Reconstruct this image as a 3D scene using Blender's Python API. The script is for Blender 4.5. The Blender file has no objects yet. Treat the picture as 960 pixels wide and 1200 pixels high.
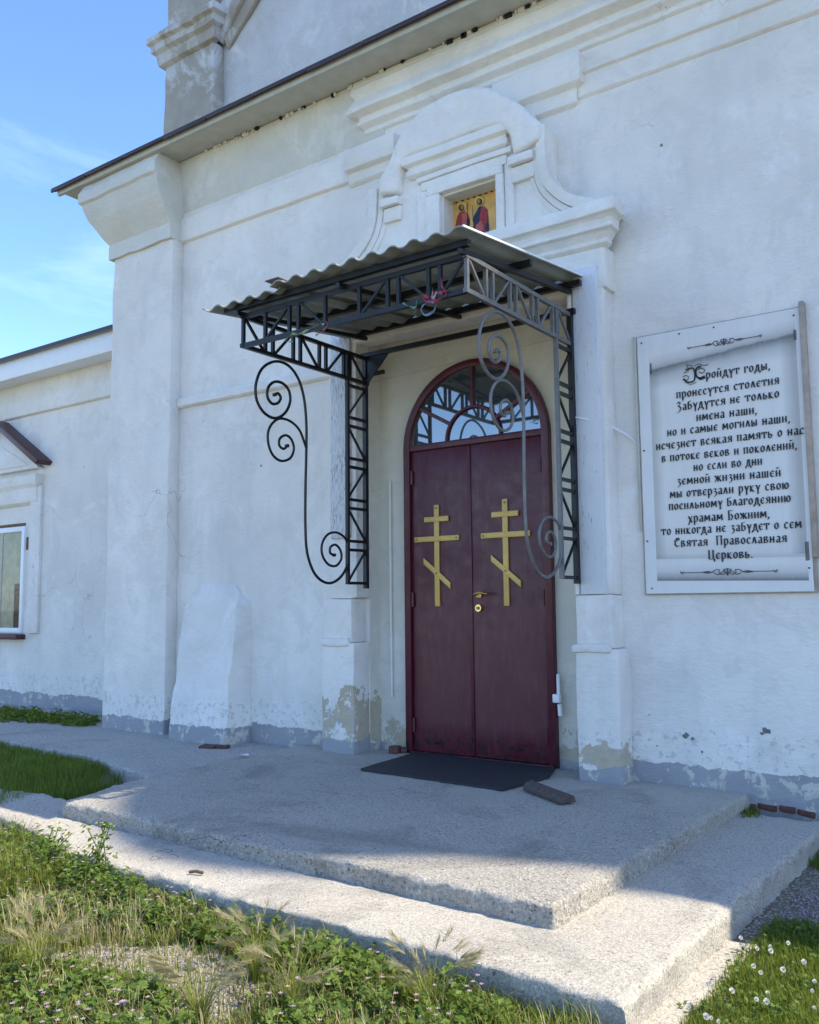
import bpy, bmesh, math, random
import numpy as np
from mathutils import Vector, noise
random.seed(7); rng = np.random.default_rng(7)
S = bpy.context.scene; COL = S.collection

# ---------------------------------------------------------------- camera
FOC = 1051.0; YAW, PITCH, ROLL = [math.radians(v) for v in (35.68, 5.856, -0.5525)]
CAM = np.array([0.0, -5.75, 1.166])
_cy, _sy = math.cos(YAW), math.sin(YAW)
_f = np.array([-_sy*math.cos(PITCH), _cy*math.cos(PITCH), math.sin(PITCH)])
_r = np.array([_cy, _sy, 0.0]); _u = np.cross(_r, _f)
_r2 = _r*math.cos(ROLL) + _u*math.sin(ROLL); _u2 = np.cross(_r2, _f)
def ray(x, y): return _f + _r2*(x-480)/FOC - _u2*(y-600)/FOC
def ay(x, y, Y=0.0): d = ray(x, y); return CAM + d*(Y-CAM[1])/d[1]
def az(x, y, Z=0.0): d = ray(x, y); return CAM + d*(Z-CAM[2])/d[2]
def ax(x, y, X): d = ray(x, y); return CAM + d*(X-CAM[0])/d[0]
def XZ(pts, Y): return [tuple(ay(x, y, Y)[[0, 2]]) for x, y in pts]
cam = bpy.data.cameras.new('camera'); co = bpy.data.objects.new('camera', cam); COL.objects.link(co)
from mathutils import Matrix
M = Matrix(((_r2[0], _u2[0], -_f[0], CAM[0]), (_r2[1], _u2[1], -_f[1], CAM[1]), (_r2[2], _u2[2], -_f[2], CAM[2]), (0, 0, 0, 1)))
co.matrix_world = M
cam.sensor_fit = 'HORIZONTAL'; cam.sensor_width = 36; cam.lens = FOC/960*36
cam.clip_start = .05; cam.clip_end = 2000
S.camera = co
# ---------------------------------------------------------------- light
SUN = Vector((3.06, 1.0, 4.08)).normalized()
W = bpy.data.worlds.new('World'); S.world = W; W.use_nodes = True
nt = W.node_tree; nt.nodes.clear()
out = nt.nodes.new('ShaderNodeOutputWorld'); bg = nt.nodes.new('ShaderNodeBackground')
sky = nt.nodes.new('ShaderNodeTexSky'); sky.sky_type = 'NISHITA'; sky.sun_disc = False
sky.sun_elevation = math.asin(SUN.z); sky.sun_rotation = math.atan2(SUN.x, SUN.y)
sky.air_density = 1.0; sky.dust_density = 1.2; sky.ozone_density = 3.0; sky.altitude = 1200
tc = nt.nodes.new('ShaderNodeTexCoord'); mp = nt.nodes.new('ShaderNodeMapping')
mp.inputs['Scale'].default_value = (1.2, 1.2, 5.0); mp.inputs['Rotation'].default_value = (0.2, 0.35, 0.6)
nz = nt.nodes.new('ShaderNodeTexNoise'); nz.inputs['Scale'].default_value = 2.3; nz.inputs['Detail'].default_value = 7; nz.inputs['Roughness'].default_value = .62
nz.inputs['Distortion'].default_value = .6
rp = nt.nodes.new('ShaderNodeValToRGB'); rp.color_ramp.elements[0].position = .53; rp.color_ramp.elements[1].position = .90
rp.color_ramp.elements[0].color = (0, 0, 0, 1); rp.color_ramp.elements[1].color = (.16, .16, .16, 1)
mx = nt.nodes.new('ShaderNodeMix'); mx.data_type = 'RGBA'; mx.inputs['B'].default_value = (7.0, 7.6, 8.4, 1)
nt.links.new(tc.outputs['Generated'], mp.inputs['Vector']); nt.links.new(mp.outputs[0], nz.inputs['Vector'])
nt.links.new(nz.outputs['Fac'], rp.inputs[0]); nt.links.new(rp.outputs[0], mx.inputs['Factor'])
hs = nt.nodes.new('ShaderNodeHueSaturation'); hs.inputs['Saturation'].default_value = 1.12; hs.inputs['Hue'].default_value = .504; nt.links.new(sky.outputs[0], hs.inputs['Color']); nt.links.new(hs.outputs[0], mx.inputs['A']); nt.links.new(mx.outputs['Result'], bg.inputs[0])
bg.inputs[1].default_value = 0.12
nt.links.new(bg.outputs[0], out.inputs[0])
sl = bpy.data.lights.new('sun', 'SUN'); sl.energy = 2.35; sl.angle = math.radians(.53); sl.color = (1, .88, .68)
so = bpy.data.objects.new('sun', sl); COL.objects.link(so)
so.rotation_euler = SUN.to_track_quat('Z', 'Y').to_euler(); so.location = (3, 2, 12)
S.view_settings.view_transform = 'Standard'; S.view_settings.look = 'None'
S.view_settings.exposure = 1.80; S.view_settings.gamma = 1

# ---------------------------------------------------------------- materials
def lin(h):
    c = [int(h[i:i+2], 16)/255 for i in (0, 2, 4)]
    return tuple(v/12.92 if v <= .04045 else ((v+.055)/1.055)**2.4 for v in c) + (1,)
class NT:
    def __init__(s, name, rough=.8):
        s.m = bpy.data.materials.new(name); s.m.use_nodes = True; s.t = s.m.node_tree
        s.b = s.t.nodes['Principled BSDF']; s.b.inputs['Roughness'].default_value = rough
        s.geo = s.t.nodes.new('ShaderNodeNewGeometry'); s.tc = s.t.nodes.new('ShaderNodeTexCoord')
        s.P = s.geo.outputs['Position']
    def n(s, k, **kw):
        o = s.t.nodes.new(k)
        for a, v in kw.items(): setattr(o, a, v)
        return o
    def l(s, a, b): s.t.links.new(a, b)
    def scale(s, v, sc):
        o = s.n('ShaderNodeMapping'); s.l(v, o.inputs['Vector']); o.inputs['Scale'].default_value = sc; return o.outputs[0]
    def noise(s, sc, det=5, ro=.55, vec=None, dist=0):
        o = s.n('ShaderNodeTexNoise'); o.inputs['Scale'].default_value = sc; o.inputs['Detail'].default_value = det
        o.inputs['Roughness'].default_value = ro; o.inputs['Distortion'].default_value = dist
        s.l(vec or s.P, o.inputs['Vector']); return o.outputs['Fac']
    def voro(s, sc, feat='F1', vec=None, out='Distance'):
        o = s.n('ShaderNodeTexVoronoi', feature=feat); o.inputs['Scale'].default_value = sc
        s.l(vec or s.P, o.inputs['Vector']); return o.outputs[out]
    def ramp(s, v, p0, p1, c0=(0, 0, 0, 1), c1=(1, 1, 1, 1)):
        o = s.n('ShaderNodeValToRGB'); e = o.color_ramp.elements
        e[0].position = p0; e[1].position = p1; e[0].color = c0; e[1].color = c1; s.l(v, o.inputs[0]); return o.outputs[0]
    def mix(s, f, a, b, mode='MIX'):
        o = s.n('ShaderNodeMix', data_type='RGBA', blend_type=mode)
        for k, v in (('Factor', f), ('A', a), ('B', b)):
            if isinstance(v, (tuple, float, int)): o.inputs[k].default_value = v
            else: s.l(v, o.inputs[k])
        return o.outputs['Result']
    def math(s, op, a, b=0.0, c=None):
        o = s.n('ShaderNodeMath', operation=op)
        for i, v in enumerate((a, b, c)):
            if v is None: continue
            if isinstance(v, (float, int)): o.inputs[i].default_value = v
            else: s.l(v, o.inputs[i])
        return o.outputs[0]
    def sep(s, v=None):
        o = s.n('ShaderNodeSeparateXYZ'); s.l(v or s.P, o.inputs[0]); return o.outputs
    def bump(s, h, st=.3, d=.01):
        o = s.n('ShaderNodeBump'); o.inputs['Strength'].default_value = st; o.inputs['Distance'].default_value = d
        s.l(h, o.inputs['Height']); s.l(o.outputs[0], s.b.inputs['Normal'])
    def col(s, v):
        if isinstance(v, tuple): s.b.inputs['Base Color'].default_value = v
        else: s.l(v, s.b.inputs['Base Color'])

def plaster(name, base=(.80, .765, .705, 1), band=None, peel=0.0, stain=.25, cream=0.0, grime=0.0):
    N = NT(name, .85)
    big = N.noise(.9, 6, .6); c = N.mix(N.ramp(big, .38, .66), base, tuple(v*.84 for v in base[:3])+(1,))
    pat = N.noise(2.4, 8, .72, dist=.8); c = N.mix(N.math('MULTIPLY', N.ramp(pat, .53, .57), .30), c, tuple(v*.76 for v in base[:3])+(1,))
    wht = N.noise(1.7, 8, .7, dist=.6); c = N.mix(N.math('MULTIPLY', N.ramp(wht, .55, .63), .45), c, (.84, .83, .80, 1))
    brush = N.noise(14, 6, .7, N.scale(N.P, (1, 1, 2.6))); c = N.mix(N.math('MULTIPLY', N.ramp(brush, .52, .72), .28), c, tuple(v*.74 for v in base[:3])+(1,))
    dn = N.n('ShaderNodeTexNoise'); dn.inputs['Scale'].default_value = 4; dn.inputs['Detail'].default_value = 5; N.l(N.P, dn.inputs['Vector'])
    wv = N.n('ShaderNodeVectorMath', operation='MULTIPLY_ADD'); N.l(dn.outputs['Color'], wv.inputs[0]); wv.inputs[1].default_value = (.35, .35, .35); N.l(N.P, wv.inputs[2])
    ce = N.voro(1.15, 'DISTANCE_TO_EDGE', wv.outputs[0]); crk = N.math('MULTIPLY', N.math('LESS_THAN', ce, .0028), N.ramp(N.noise(.8, 3), .60, .66))
    c = N.mix(N.math('MULTIPLY', crk, .6), c, (.22, .21, .19, 1))
    streak = N.noise(1.6, 5, .6, N.scale(N.P, (3.0, 3.0, .55)))
    c = N.mix(N.math('MULTIPLY', N.ramp(streak, .52, .78), stain), c, (.47, .50, .52, 1))
    if grime:
        g = N.noise(1.1, 8, .68, dist=.4)
        c = N.mix(N.math('MULTIPLY', N.ramp(g, *((.43, .49) if grime > .5 else (.54, .62))), grime), c, N.mix(N.noise(6), (.25, .22, .175, 1), (.42, .39, .33, 1)))
    if cream: c = N.mix(cream, c, (.66, .61, .47, 1))
    yel = N.noise(2.2, 4, .5)
    c = N.mix(N.math('MULTIPLY', N.ramp(yel, .55, .8), .12), c, (.70, .66, .52, 1))
    z = N.sep()[2]
    rag = N.noise(9, 6, .65); rag2 = N.noise(3.0, 5, .6)
    hgt = None
    if peel:
        # flaked whitewash low down: beige undercoat shows below a ragged height
        lim = N.math('ADD', N.math('MULTIPLY', N.noise(2.6, 6, .62), 2.1*peel), -.62*peel)
        m = N.math('GREATER_THAN', lim, z)
        m2 = N.ramp(N.noise(6.5, 6, .7), .43, .46)
        pn = N.noise(6.5, 6, .7); rim = N.math('MULTIPLY', m, N.math('LESS_THAN', N.math('ABSOLUTE', N.math('SUBTRACT', pn, .44)), .008))
        mask = N.math('MULTIPLY', m, m2)
        c = N.mix(mask, c, N.mix(N.noise(14), (.36, .30, .20, 1), (.56, .50, .38, 1)))
        c = N.mix(N.math('MULTIPLY', rim, .5), c, (.22, .19, .14, 1))  # dark line paints edge shading around the flakes
        hgt = mask
    if band is not None:
        # old grey-blue plinth paint with ragged upper rim and flaked spots
        e = N.math('ADD', N.math('MULTIPLY', rag, .09), N.math('MULTIPLY', rag2, .10))
        t = N.math('ADD', e, band-.095)
        m = N.math('LESS_THAN', z, t)
        fl = N.math('SUBTRACT', 1.0, N.ramp(N.noise(7.5, 7, .68), .545, .56))
        mm = N.math('MULTIPLY', m, fl)
        # scuffed grey flecks just above the band
        t2 = N.math('LESS_THAN', z, N.math('ADD', t, .22))
        f2 = N.math('MULTIPLY', t2, N.ramp(N.noise(19, 7, .7), .555, .57))
        c = N.mix(N.math('MULTIPLY', f2, .55), c, (.42, .43, .43, 1))
        c = N.mix(N.math('MULTIPLY', m, .8), c, (.50, .49, .44, 1))
        c = N.mix(mm, c, N.mix(N.noise(5), (.25, .26, .285, 1), (.37, .37, .375, 1)))
        hgt = mm if hgt is None else N.math('MAXIMUM', hgt, mm)
        dirt = N.math('LESS_THAN', z, N.math('ADD', N.math('MULTIPLY', rag, .12), band-.26))
        c = N.mix(N.math('MULTIPLY', dirt, .5), c, (.23, .21, .18, 1))
    # pin holes and chips
    v = N.voro(7.0, 'F1', out='Distance'); chip = N.math('LESS_THAN', N.math('ADD', v, N.math('MULTIPLY', N.noise(22), .10)), .066)
    c = N.mix(N.math('MULTIPLY', chip, .6), c, (.24, .23, .21, 1))
    v2 = N.voro(2.2, 'F1'); pit = N.math('LESS_THAN', N.math('ADD', v2, N.math('MULTIPLY', N.noise(9), .12)), .082)
    c = N.mix(N.math('MULTIPLY', pit, .5), c, (.32, .32, .31, 1))
    N.col(c)
    h = N.math('ADD', N.math('MULTIPLY', N.noise(3.0, 5, .55), 4.0), N.math('ADD', N.math('MULTIPLY', brush, .9), N.math('MULTIPLY', N.noise(38, 6, .7), .6)))
    h = N.math('SUBTRACT', h, N.math('MULTIPLY', chip, .5))
    if hgt is not None: h = N.math('SUBTRACT', h, N.math('MULTIPLY', hgt, .5))
    N.bump(h, .42, .018)
    return N.m
def plain(name, c, rough=.6, metal=0.0, var=.15, sc=8, bumpst=.12, bsc=60, spec=.5):
    N = NT(name, rough)
    N.col(N.mix(N.ramp(N.noise(sc, 6, .6), .3, .7), c, tuple(v*(1-var) for v in c[:3])+(1,)))
    N.b.inputs['Metallic'].default_value = metal; N.b.inputs['Specular IOR Level'].default_value = spec
    if bumpst: N.bump(N.noise(bsc, 4, .6), bumpst, .004)
    return N.m
M_wall = plaster('whitewashed_wall', band=.13, peel=.12, stain=.3)
M_pil = plaster('pilaster_whitewash', band=.10, peel=.10)
M_ped = plaster('pedestal_whitewash', band=.10, peel=1.15, stain=.3)
M_ped2 = plaster('right_pedestal_whitewash', band=.10, peel=.55, stain=.3)
M_trim = plaster('trim_whitewash', base=(.81, .78, .725, 1), stain=.2)
M_up = plaster('upper_weathered_plaster', base=(.60, .60, .61, 1), stain=.7, grime=.18)
M_upp = plaster('unpainted_render', base=(.58, .575, .57, 1), stain=.7, grime=.95)
M_rev = plaster('reveal_limewash', base=(.70, .69, .63, 1), stain=.3, cream=.35, band=.05, peel=.9)
M_eaveshade = plaster('eave_shade_tinted_plaster', base=(.66, .66, .62, 1), stain=.35, cream=.25)  # eave shade and warm bounce light mixed into the plaster colour
M_cream = plaster('niche_limewash', base=(.70, .68, .60, 1), stain=.12, cream=.3, band=.05, peel=.35)
M_soff = plain('soffit_board_paint', (.50, .49, .42, 1), .7, var=.18)
M_roof = plain('oxide_red_roof_metal', (.045, .022, .022, 1), .5, var=.3)
M_cop = plain('dark_red_flashing', (.075, .022, .032, 1), .45, var=.3)
M_steelr = plain('pale_grey_steel', (.17, .17, .17, 1), .42, .2, var=.35, sc=20)  # paler steel for the right truss, post chord and scroll
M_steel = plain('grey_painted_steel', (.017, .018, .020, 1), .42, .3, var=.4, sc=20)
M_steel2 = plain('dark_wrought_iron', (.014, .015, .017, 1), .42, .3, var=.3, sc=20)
M_brass = plain('yellow_gold_paint', (.66, .44, .12, 1), .42, .15, var=.2, sc=14)
M_brass2 = plain('polished_brass', (.75, .55, .22, 1), .22, 1.0, var=.1)
M_screw = plain('dull_screw', (.25, .19, .09, 1), .4, .6)
M_pvc = plain('white_plastic', (.78, .80, .82, 1), .4, var=.05)
M_wood = plain('old_grey_wood', (.11, .085, .075, 1), .85, var=.55, sc=35, bumpst=.5)
M_brown = plain('bare_batten_wood', (.46, .38, .31, 1), .8, var=.35, sc=12)
M_curt = plain('net_curtain', (.62, .53, .36, 1), .9, var=.35, sc=9)
M_dark = plain('dark_interior', (.012, .012, .014, 1), .9, bumpst=0)
M_ink = plain('black_print', (.012, .012, .016, 1), .6, bumpst=0, var=0)
M_ink2 = plain('grey_print', (.06, .06, .07, 1), .6, bumpst=0, var=0)
M_paper = plain('scrap_paper', (.75, .75, .75, 1), .8)
def mk_door():
    N = NT('maroon_door_enamel', .34)
    z = N.sep()[2]
    c = N.mix(N.noise(3.5, 7, .65), (.060, .0045, .014, 1), (.090, .009, .021, 1))
    fade = N.noise(8, 6, .6, N.scale(N.P, (4, 4, .6)))
    c = N.mix(N.math('MULTIPLY', N.ramp(fade, .5, .8), .35), c, (.16, .05, .06, 1))
    ch = N.math('MULTIPLY', N.math('LESS_THAN', z, N.math('MULTIPLY', N.noise(2.1), .30)), N.ramp(N.noise(16, 7, .72), .545, .555))
    c = N.mix(ch, c, (.018, .010, .010, 1))
    N.col(c); N.l(N.ramp(N.noise(12, 5, .6), .3, .7, (.28, .28, .28, 1), (.5, .5, .5, 1)), N.b.inputs['Roughness'])
    N.bump(N.math('ADD', N.noise(140, 3, .6), N.math('MULTIPLY', N.noise(5), 2)), .10, .004); return N.m
M_door = mk_door()
def mk_board(nm='flaking_board_paint', lo=.50):
    N = NT(nm, .9)
    g = N.noise(22, 8, .75, N.scale(N.P, (4.5, 4.5, .55)))
    c = N.mix(N.ramp(g, lo, lo+.06), (.66, .68, .70, 1), (.24, .22, .20, 1))
    c = N.mix(N.math('MULTIPLY', N.ramp(N.noise(3.2, 4, .6), .42, .6), .65), c, (.64, .67, .70, 1))
    N.col(c); N.bump(g, .6, .01); return N.m
M_board = mk_board(); M_board2 = mk_board('mostly_sound_board_paint', .60)
def mk_conc(name, tint=(.36, .345, .315, 1), fine=1.0, speck=1.0, zone=False):
    N = NT(name, .92)
    big = N.noise(1.4, 6, .62)
    c = N.mix(N.ramp(big, .32, .68), tuple(v*.88 for v in tint[:3])+(1,), tuple(v*.66 for v in tint[:3])+(1,))
    st = N.noise(90*fine, 5, .75); c = N.mix(N.ramp(st, .38, .66), c, tuple(min(1, v*1.4) for v in tint[:3])+(1,), 'MIX')
    v = N.voro(85*fine, 'F1'); vc = N.voro(85*fine, 'F1', out='Color'); r = N.sep(vc)[0]
    peb = N.math('MULTIPLY', N.math('LESS_THAN', v, .42), N.math('GREATER_THAN', r, .74))
    c = N.mix(N.math('MULTIPLY', peb, .7*speck), c, (.62, .59, .53, 1))
    dk = N.math('MAXIMUM', N.math('MULTIPLY', N.math('LESS_THAN', v, .32), N.math('LESS_THAN', r, .14)), N.ramp(N.noise(48*fine, 6, .8, dist=.5), .60, .63))
    dk = N.math('MULTIPLY', dk, N.ramp(N.noise(2.0, 6, .7), .36, .60))
    c = N.mix(N.math('MULTIPLY', dk, .9*speck), c, (.075, .078, .085, 1))
    v3 = N.voro(34*fine, 'F1'); r3 = N.sep(N.voro(34*fine, 'F1', out='Color'))[1]
    d3 = N.math('MULTIPLY', N.math('LESS_THAN', v3, .22), N.math('LESS_THAN', r3, .22))
    c = N.mix(N.math('MULTIPLY', d3, .45*speck), c, (.06, .06, .06, 1))
    if zone:      # trowelled smooth near the door, washed to the aggregate towards the front
        sm = N.ramp(N.math('ADD', N.math('MULTIPLY', N.sep()[1], .45), N.math('MULTIPLY', N.noise(1.3, 5, .6), 1.2)), .10, .45)
        c = N.mix(N.math('MULTIPLY', sm, .6), c, N.mix(N.noise(7, 6, .65), (.29, .27, .225, 1), (.42, .39, .33, 1)))
    N.col(c)
    stn = N.noise(1.1, 7, .7, dist=1.0); c = N.mix(N.math('MULTIPLY', N.ramp(stn, .54, .66), .45), c, (.17, .16, .14, 1))
    dn = N.n('ShaderNodeTexNoise'); dn.inputs['Scale'].default_value = 5; dn.inputs['Detail'].default_value = 6; N.l(N.P, dn.inputs['Vector'])
    wv = N.n('ShaderNodeVectorMath', operation='MULTIPLY_ADD'); N.l(dn.outputs['Color'], wv.inputs[0]); wv.inputs[1].default_value = (.3, .3, .3); N.l(N.P, wv.inputs[2])
    ce = N.voro(.62, 'DISTANCE_TO_EDGE', wv.outputs[0]); crk = N.math('MULTIPLY', N.math('LESS_THAN', ce, .0016), N.ramp(N.noise(.7, 3), .565, .575))
    c = N.mix(N.math('MULTIPLY', crk, .7), c, (.07, .066, .06, 1)); N.col(c)
    h = N.math('SUBTRACT', N.math('MULTIPLY', st, .9), N.math('ADD', N.math('MULTIPLY', dk, 1.2), N.math('MULTIPLY', d3, 1.4)))
    h = N.math('ADD', h, N.math('MULTIPLY', N.noise(34, 5, .7), 2.0 if zone else 1.1))
    if zone: h = N.math('MULTIPLY', h, N.math('SUBTRACT', 1.0, N.math('MULTIPLY', sm, .75)))
    N.bump(h, .9, .016 if zone else .008); return N.m
M_conc = mk_conc('exposed_aggregate_concrete', (.42, .395, .345, 1), .8, 1, True)
M_conc_s = mk_conc('smooth_worn_concrete', (.41, .385, .335, 1), 1.15, .7)
M_path = mk_conc('path_concrete', (.37, .35, .315, 1), .9, .8)
def mk_ground():
    N = NT('dry_soil_with_gravel', .95)
    v = N.voro(62, 'F1'); vc = N.voro(62, 'F1', out='Color'); r = N.sep(vc)
    stone = N.mix(r[0], (.14, .13, .115, 1), (.42, .39, .35, 1))
    soil = N.mix(N.noise(24, 6, .6), (.085, .07, .045, 1), (.19, .165, .12, 1))
    m = N.ramp(N.noise(2.2, 5, .6), .36, .52)
    dist = N.n('ShaderNodeVectorMath', operation='LENGTH'); N.l(N.P, dist.inputs[0])
    far = N.ramp(N.math('DIVIDE', dist.outputs['Value'], 14.0), .55, 1.0)
    c = N.mix(N.math('MULTIPLY', m, N.math('LESS_THAN', v, .48)), soil, stone)
    c = N.mix(far, c, N.mix(N.noise(.6, 5), (.15, .15, .06, 1), (.30, .27, .17, 1)))
    N.col(c); N.bump(N.math('SUBTRACT', N.noise(30, 6, .7), v), .8, .014); return N.m
M_ground = mk_ground()
def mk_leaf(name, a, b, tr=.35, rough=.55):
    N = NT(name, rough)
    oi = N.geo.outputs['Random Per Island']
    c = N.mix(oi, a, b); N.col(c)
    N.b.inputs['Specular IOR Level'].default_value = .3
    t = N.n('ShaderNodeBsdfTranslucent'); N.l(c, t.inputs[0]); ms = N.n('ShaderNodeMixShader'); ms.inputs[0].default_value = tr
    N.l(N.b.outputs[0], ms.inputs[1]); N.l(t.outputs[0], ms.inputs[2])
    o = [n for n in N.t.nodes if n.type == 'OUTPUT_MATERIAL'][0]; N.l(ms.outputs[0], o.inputs[0]); return N.m
M_grass = mk_leaf('fresh_grass_green', (.11, .145, .02, 1), (.28, .31, .06, 1), .45)
M_grassd = mk_leaf('dense_grass_green', (.095, .145, .016, 1), (.25, .31, .045, 1), .5)
M_straw = mk_leaf('dry_straw', (.34, .29, .13, 1), (.58, .52, .30, 1), .45)
M_weed = mk_leaf('weed_leaf_green', (.065, .12, .02, 1), (.18, .26, .05, 1), .42)
M_pink = mk_leaf('pale_pink_petal', (.50, .30, .46, 1), (.66, .48, .60, 1))
M_white = mk_leaf('white_petal', (.70, .68, .60, 1), (.80, .80, .76, 1))
M_yel = mk_leaf('yellow_petal', (.65, .60, .10, 1), (.75, .75, .25, 1))
M_brick = plain('red_brick', (.135, .058, .042, 1), .9, var=.45, sc=30, bumpst=.5)
def mk_mat():
    N = NT('black_rubber_mat', .7); N.col(N.mix(N.noise(60), (.012, .014, .018, 1), (.028, .03, .036, 1)))
    v = N.voro(120, 'F1'); N.bump(v, .8, .006); return N.m
M_mat = mk_mat()
def mk_glass(name, base=(.045, .06, .075, 1), ior=3.0):
    N = NT(name, .03); N.col(base); N.b.inputs['IOR'].default_value = ior
    N.bump(N.noise(3.0, 2), .03, .01); return N.m
M_glass = mk_glass('dark_window_glass')

# ---------------------------------------------------------------- mesh helpers
def link(name, bm, mat, parent=None, smooth=False):
    me = bpy.data.meshes.new(name); bm.to_mesh(me); bm.free()
    if mat: me.materials.append(mat)
    if smooth:
        me.polygons.foreach_set('use_smooth', [True]*len(me.polygons))
        try: me.set_sharp_from_angle(angle=math.radians(38))
        except Exception: pass
    o = bpy.data.objects.new(name, me); COL.objects.link(o)
    if parent: o.parent = parent
    return o
def pyd(name, v, f, mat, parent=None, smooth=False):
    me = bpy.data.meshes.new(name); me.from_pydata([tuple(map(float, p)) for p in v], [], f); me.update()
    if mat: me.materials.append(mat)
    if smooth:
        me.polygons.foreach_set('use_smooth', [True]*len(me.polygons))
        try: me.set_sharp_from_angle(angle=math.radians(40))
        except Exception: pass
    o = bpy.data.objects.new(name, me); COL.objects.link(o)
    if parent: o.parent = parent
    return o
def tag(o, label=None, cat=None, group=None, kind=None):
    for k, v in (('label', label), ('category', cat), ('group', group), ('kind', kind)):
        if v: o[k] = v
    return o
def thing(name, label, cat, loc=(0, 0, 0), group=None):
    o = bpy.data.objects.new(name, None); COL.objects.link(o); o.empty_display_size = .1
    return tag(o, label, cat, group)
def cut(bm, cell, lim=None):
    bm.verts.ensure_lookup_table()
    for a in range(3):
        lo = min(v.co[a] for v in bm.verts); hi = max(v.co[a] for v in bm.verts)
        if lim: lo, hi = max(lo, lim[a][0]), min(hi, lim[a][1])
        n = int((hi-lo)/cell)
        for i in range(1, n+1):
            p = [0, 0, 0]; p[a] = lo + (hi-lo)*i/(n+1); nn = [0, 0, 0]; nn[a] = 1
            bmesh.ops.bisect_plane(bm, geom=bm.verts[:]+bm.edges[:]+bm.faces[:], plane_co=p, plane_no=nn, dist=1e-5)
def soften(bm, bev=.008, cell=.1, amp=.004, seg=2, lim=None):
    bmesh.ops.recalc_face_normals(bm, faces=bm.faces)
    if bev:
        es = [e for e in bm.edges if len(e.link_faces) == 2 and e.calc_face_angle(0) > .35]
        bmesh.ops.bevel(bm, geom=es, offset=bev, segments=seg, profile=.5, affect='EDGES', clamp_overlap=True)
    if cell:
        cut(bm, cell, lim)
        for v in bm.verts:
            n = noise.noise_vector(v.co*3.1)*amp*1.6 + noise.noise_vector(v.co*9)*amp*.95
            v.co += n
def box_bm(x0, x1, y0, y1, z0, z1, bm=None):
    bm = bm or bmesh.new()
    vs = [bm.verts.new(p) for p in ((x0, y0, z0), (x1, y0, z0), (x1, y1, z0), (x0, y1, z0), (x0, y0, z1), (x1, y0, z1), (x1, y1, z1), (x0, y1, z1))]
    for f in ((0, 3, 2, 1), (4, 5, 6, 7), (0, 1, 5, 4), (1, 2, 6, 5), (2, 3, 7, 6), (3, 0, 4, 7)): bm.faces.new([vs[i] for i in f])
    return bm
def box(name, x0, x1, y0, y1, z0, z1, mat, parent=None, bev=.006, cell=0, amp=.004, seg=2):
    bm = box_bm(x0, x1, y0, y1, z0, z1)
    soften(bm, bev, cell, amp, seg); return link(name, bm, mat, parent, True)
def prism(name, poly, y0, y1, mat, parent=None, bev=.006, cell=0, amp=.004, seg=2):
    """outline in x,z extruded from y0 (front) to y1 (back)"""
    bm = bmesh.new()
    a = [bm.verts.new((x, y0, z)) for x, z in poly]; b = [bm.verts.new((x, y1, z)) for x, z in poly]
    bm.faces.new(a); bm.faces.new(b[::-1]); n = len(poly)
    for i in range(n): bm.faces.new((a[i], b[i], b[(i+1) % n], a[(i+1) % n]))
    soften(bm, bev, cell, amp, seg)
    bmesh.ops.triangulate(bm, faces=[f for f in bm.faces if len(f.verts) > 4])
    return link(name, bm, mat, parent, True)
def mould(name, x0, x1, yw, prof, mat, parent=None, ml=0, mr=0, cell=.12, amp=.003, bev=0.004):
    """moulding along x: prof = (projection, z) from top to bottom; ml/mr 1 = mitred return at that end"""
    bm = bmesh.new(); L = []; R = []; LB = []; RB = []
    for p, z in prof:
        L.append(bm.verts.new((x0-ml*p, yw-p, z))); R.append(bm.verts.new((x1+mr*p, yw-p, z)))
    for p, z in prof:
        LB.append(bm.verts.new((x0-ml*p, yw+.04, z))); RB.append(bm.verts.new((x1+mr*p, yw+.04, z)))
    n = len(prof)
    for i in range(n-1):
        bm.faces.new((L[i], L[i+1], R[i+1], R[i])); bm.faces.new((R[i], R[i+1], RB[i+1], RB[i])); bm.faces.new((LB[i], LB[i+1], L[i+1], L[i]))
        bm.faces.new((RB[i], RB[i+1], LB[i+1], LB[i]))
    bm.faces.new((L[0], R[0], RB[0], LB[0])); bm.faces.new((L[-1], LB[-1], RB[-1], R[-1]))
    soften(bm, bev, cell, amp); return link(name, bm, mat, parent, True)
def tube(name, pts, r, mat, parent=None, sides=8, flat=None, closed=False, taper=None):
    """round or (flat=(w,t)) rectangular section rod along a polyline"""
    P = [Vector(p) for p in pts]; n = len(P); v = []; f = []
    up = Vector((0, 0, 1)); prev = None
    for i in range(n):
        t = (P[min(i+1, n-1)]-P[max(i-1, 0)]).normalized()
        if prev is None:
            a = t.cross(up if abs(t.z) < .9 else Vector((1, 0, 0))).normalized()
        else: a = (prev - t*prev.dot(t)).normalized()
        prev = a; b = t.cross(a)
        rr = r*(taper[i] if taper else 1)
        for k in range(sides):
            an = 2*math.pi*(k+.5)/sides
            v.append(P[i] + (a*math.cos(an)+b*math.sin(an))*rr)
    for i in range(n-1):
        for k in range(sides):
            k2 = (k+1) % sides; f.append((i*sides+k, i*sides+k2, (i+1)*sides+k2, (i+1)*sides+k))
    f.append(tuple(range(sides))[::-1]); f.append(tuple((n-1)*sides+k for k in range(sides)))
    return pyd(name, v, f, mat, parent, sides > 5)
def bar(name, p, q, w, mat, parent=None):
    return tube(name, [p, q], w*.7071, mat, parent, 4)
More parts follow.
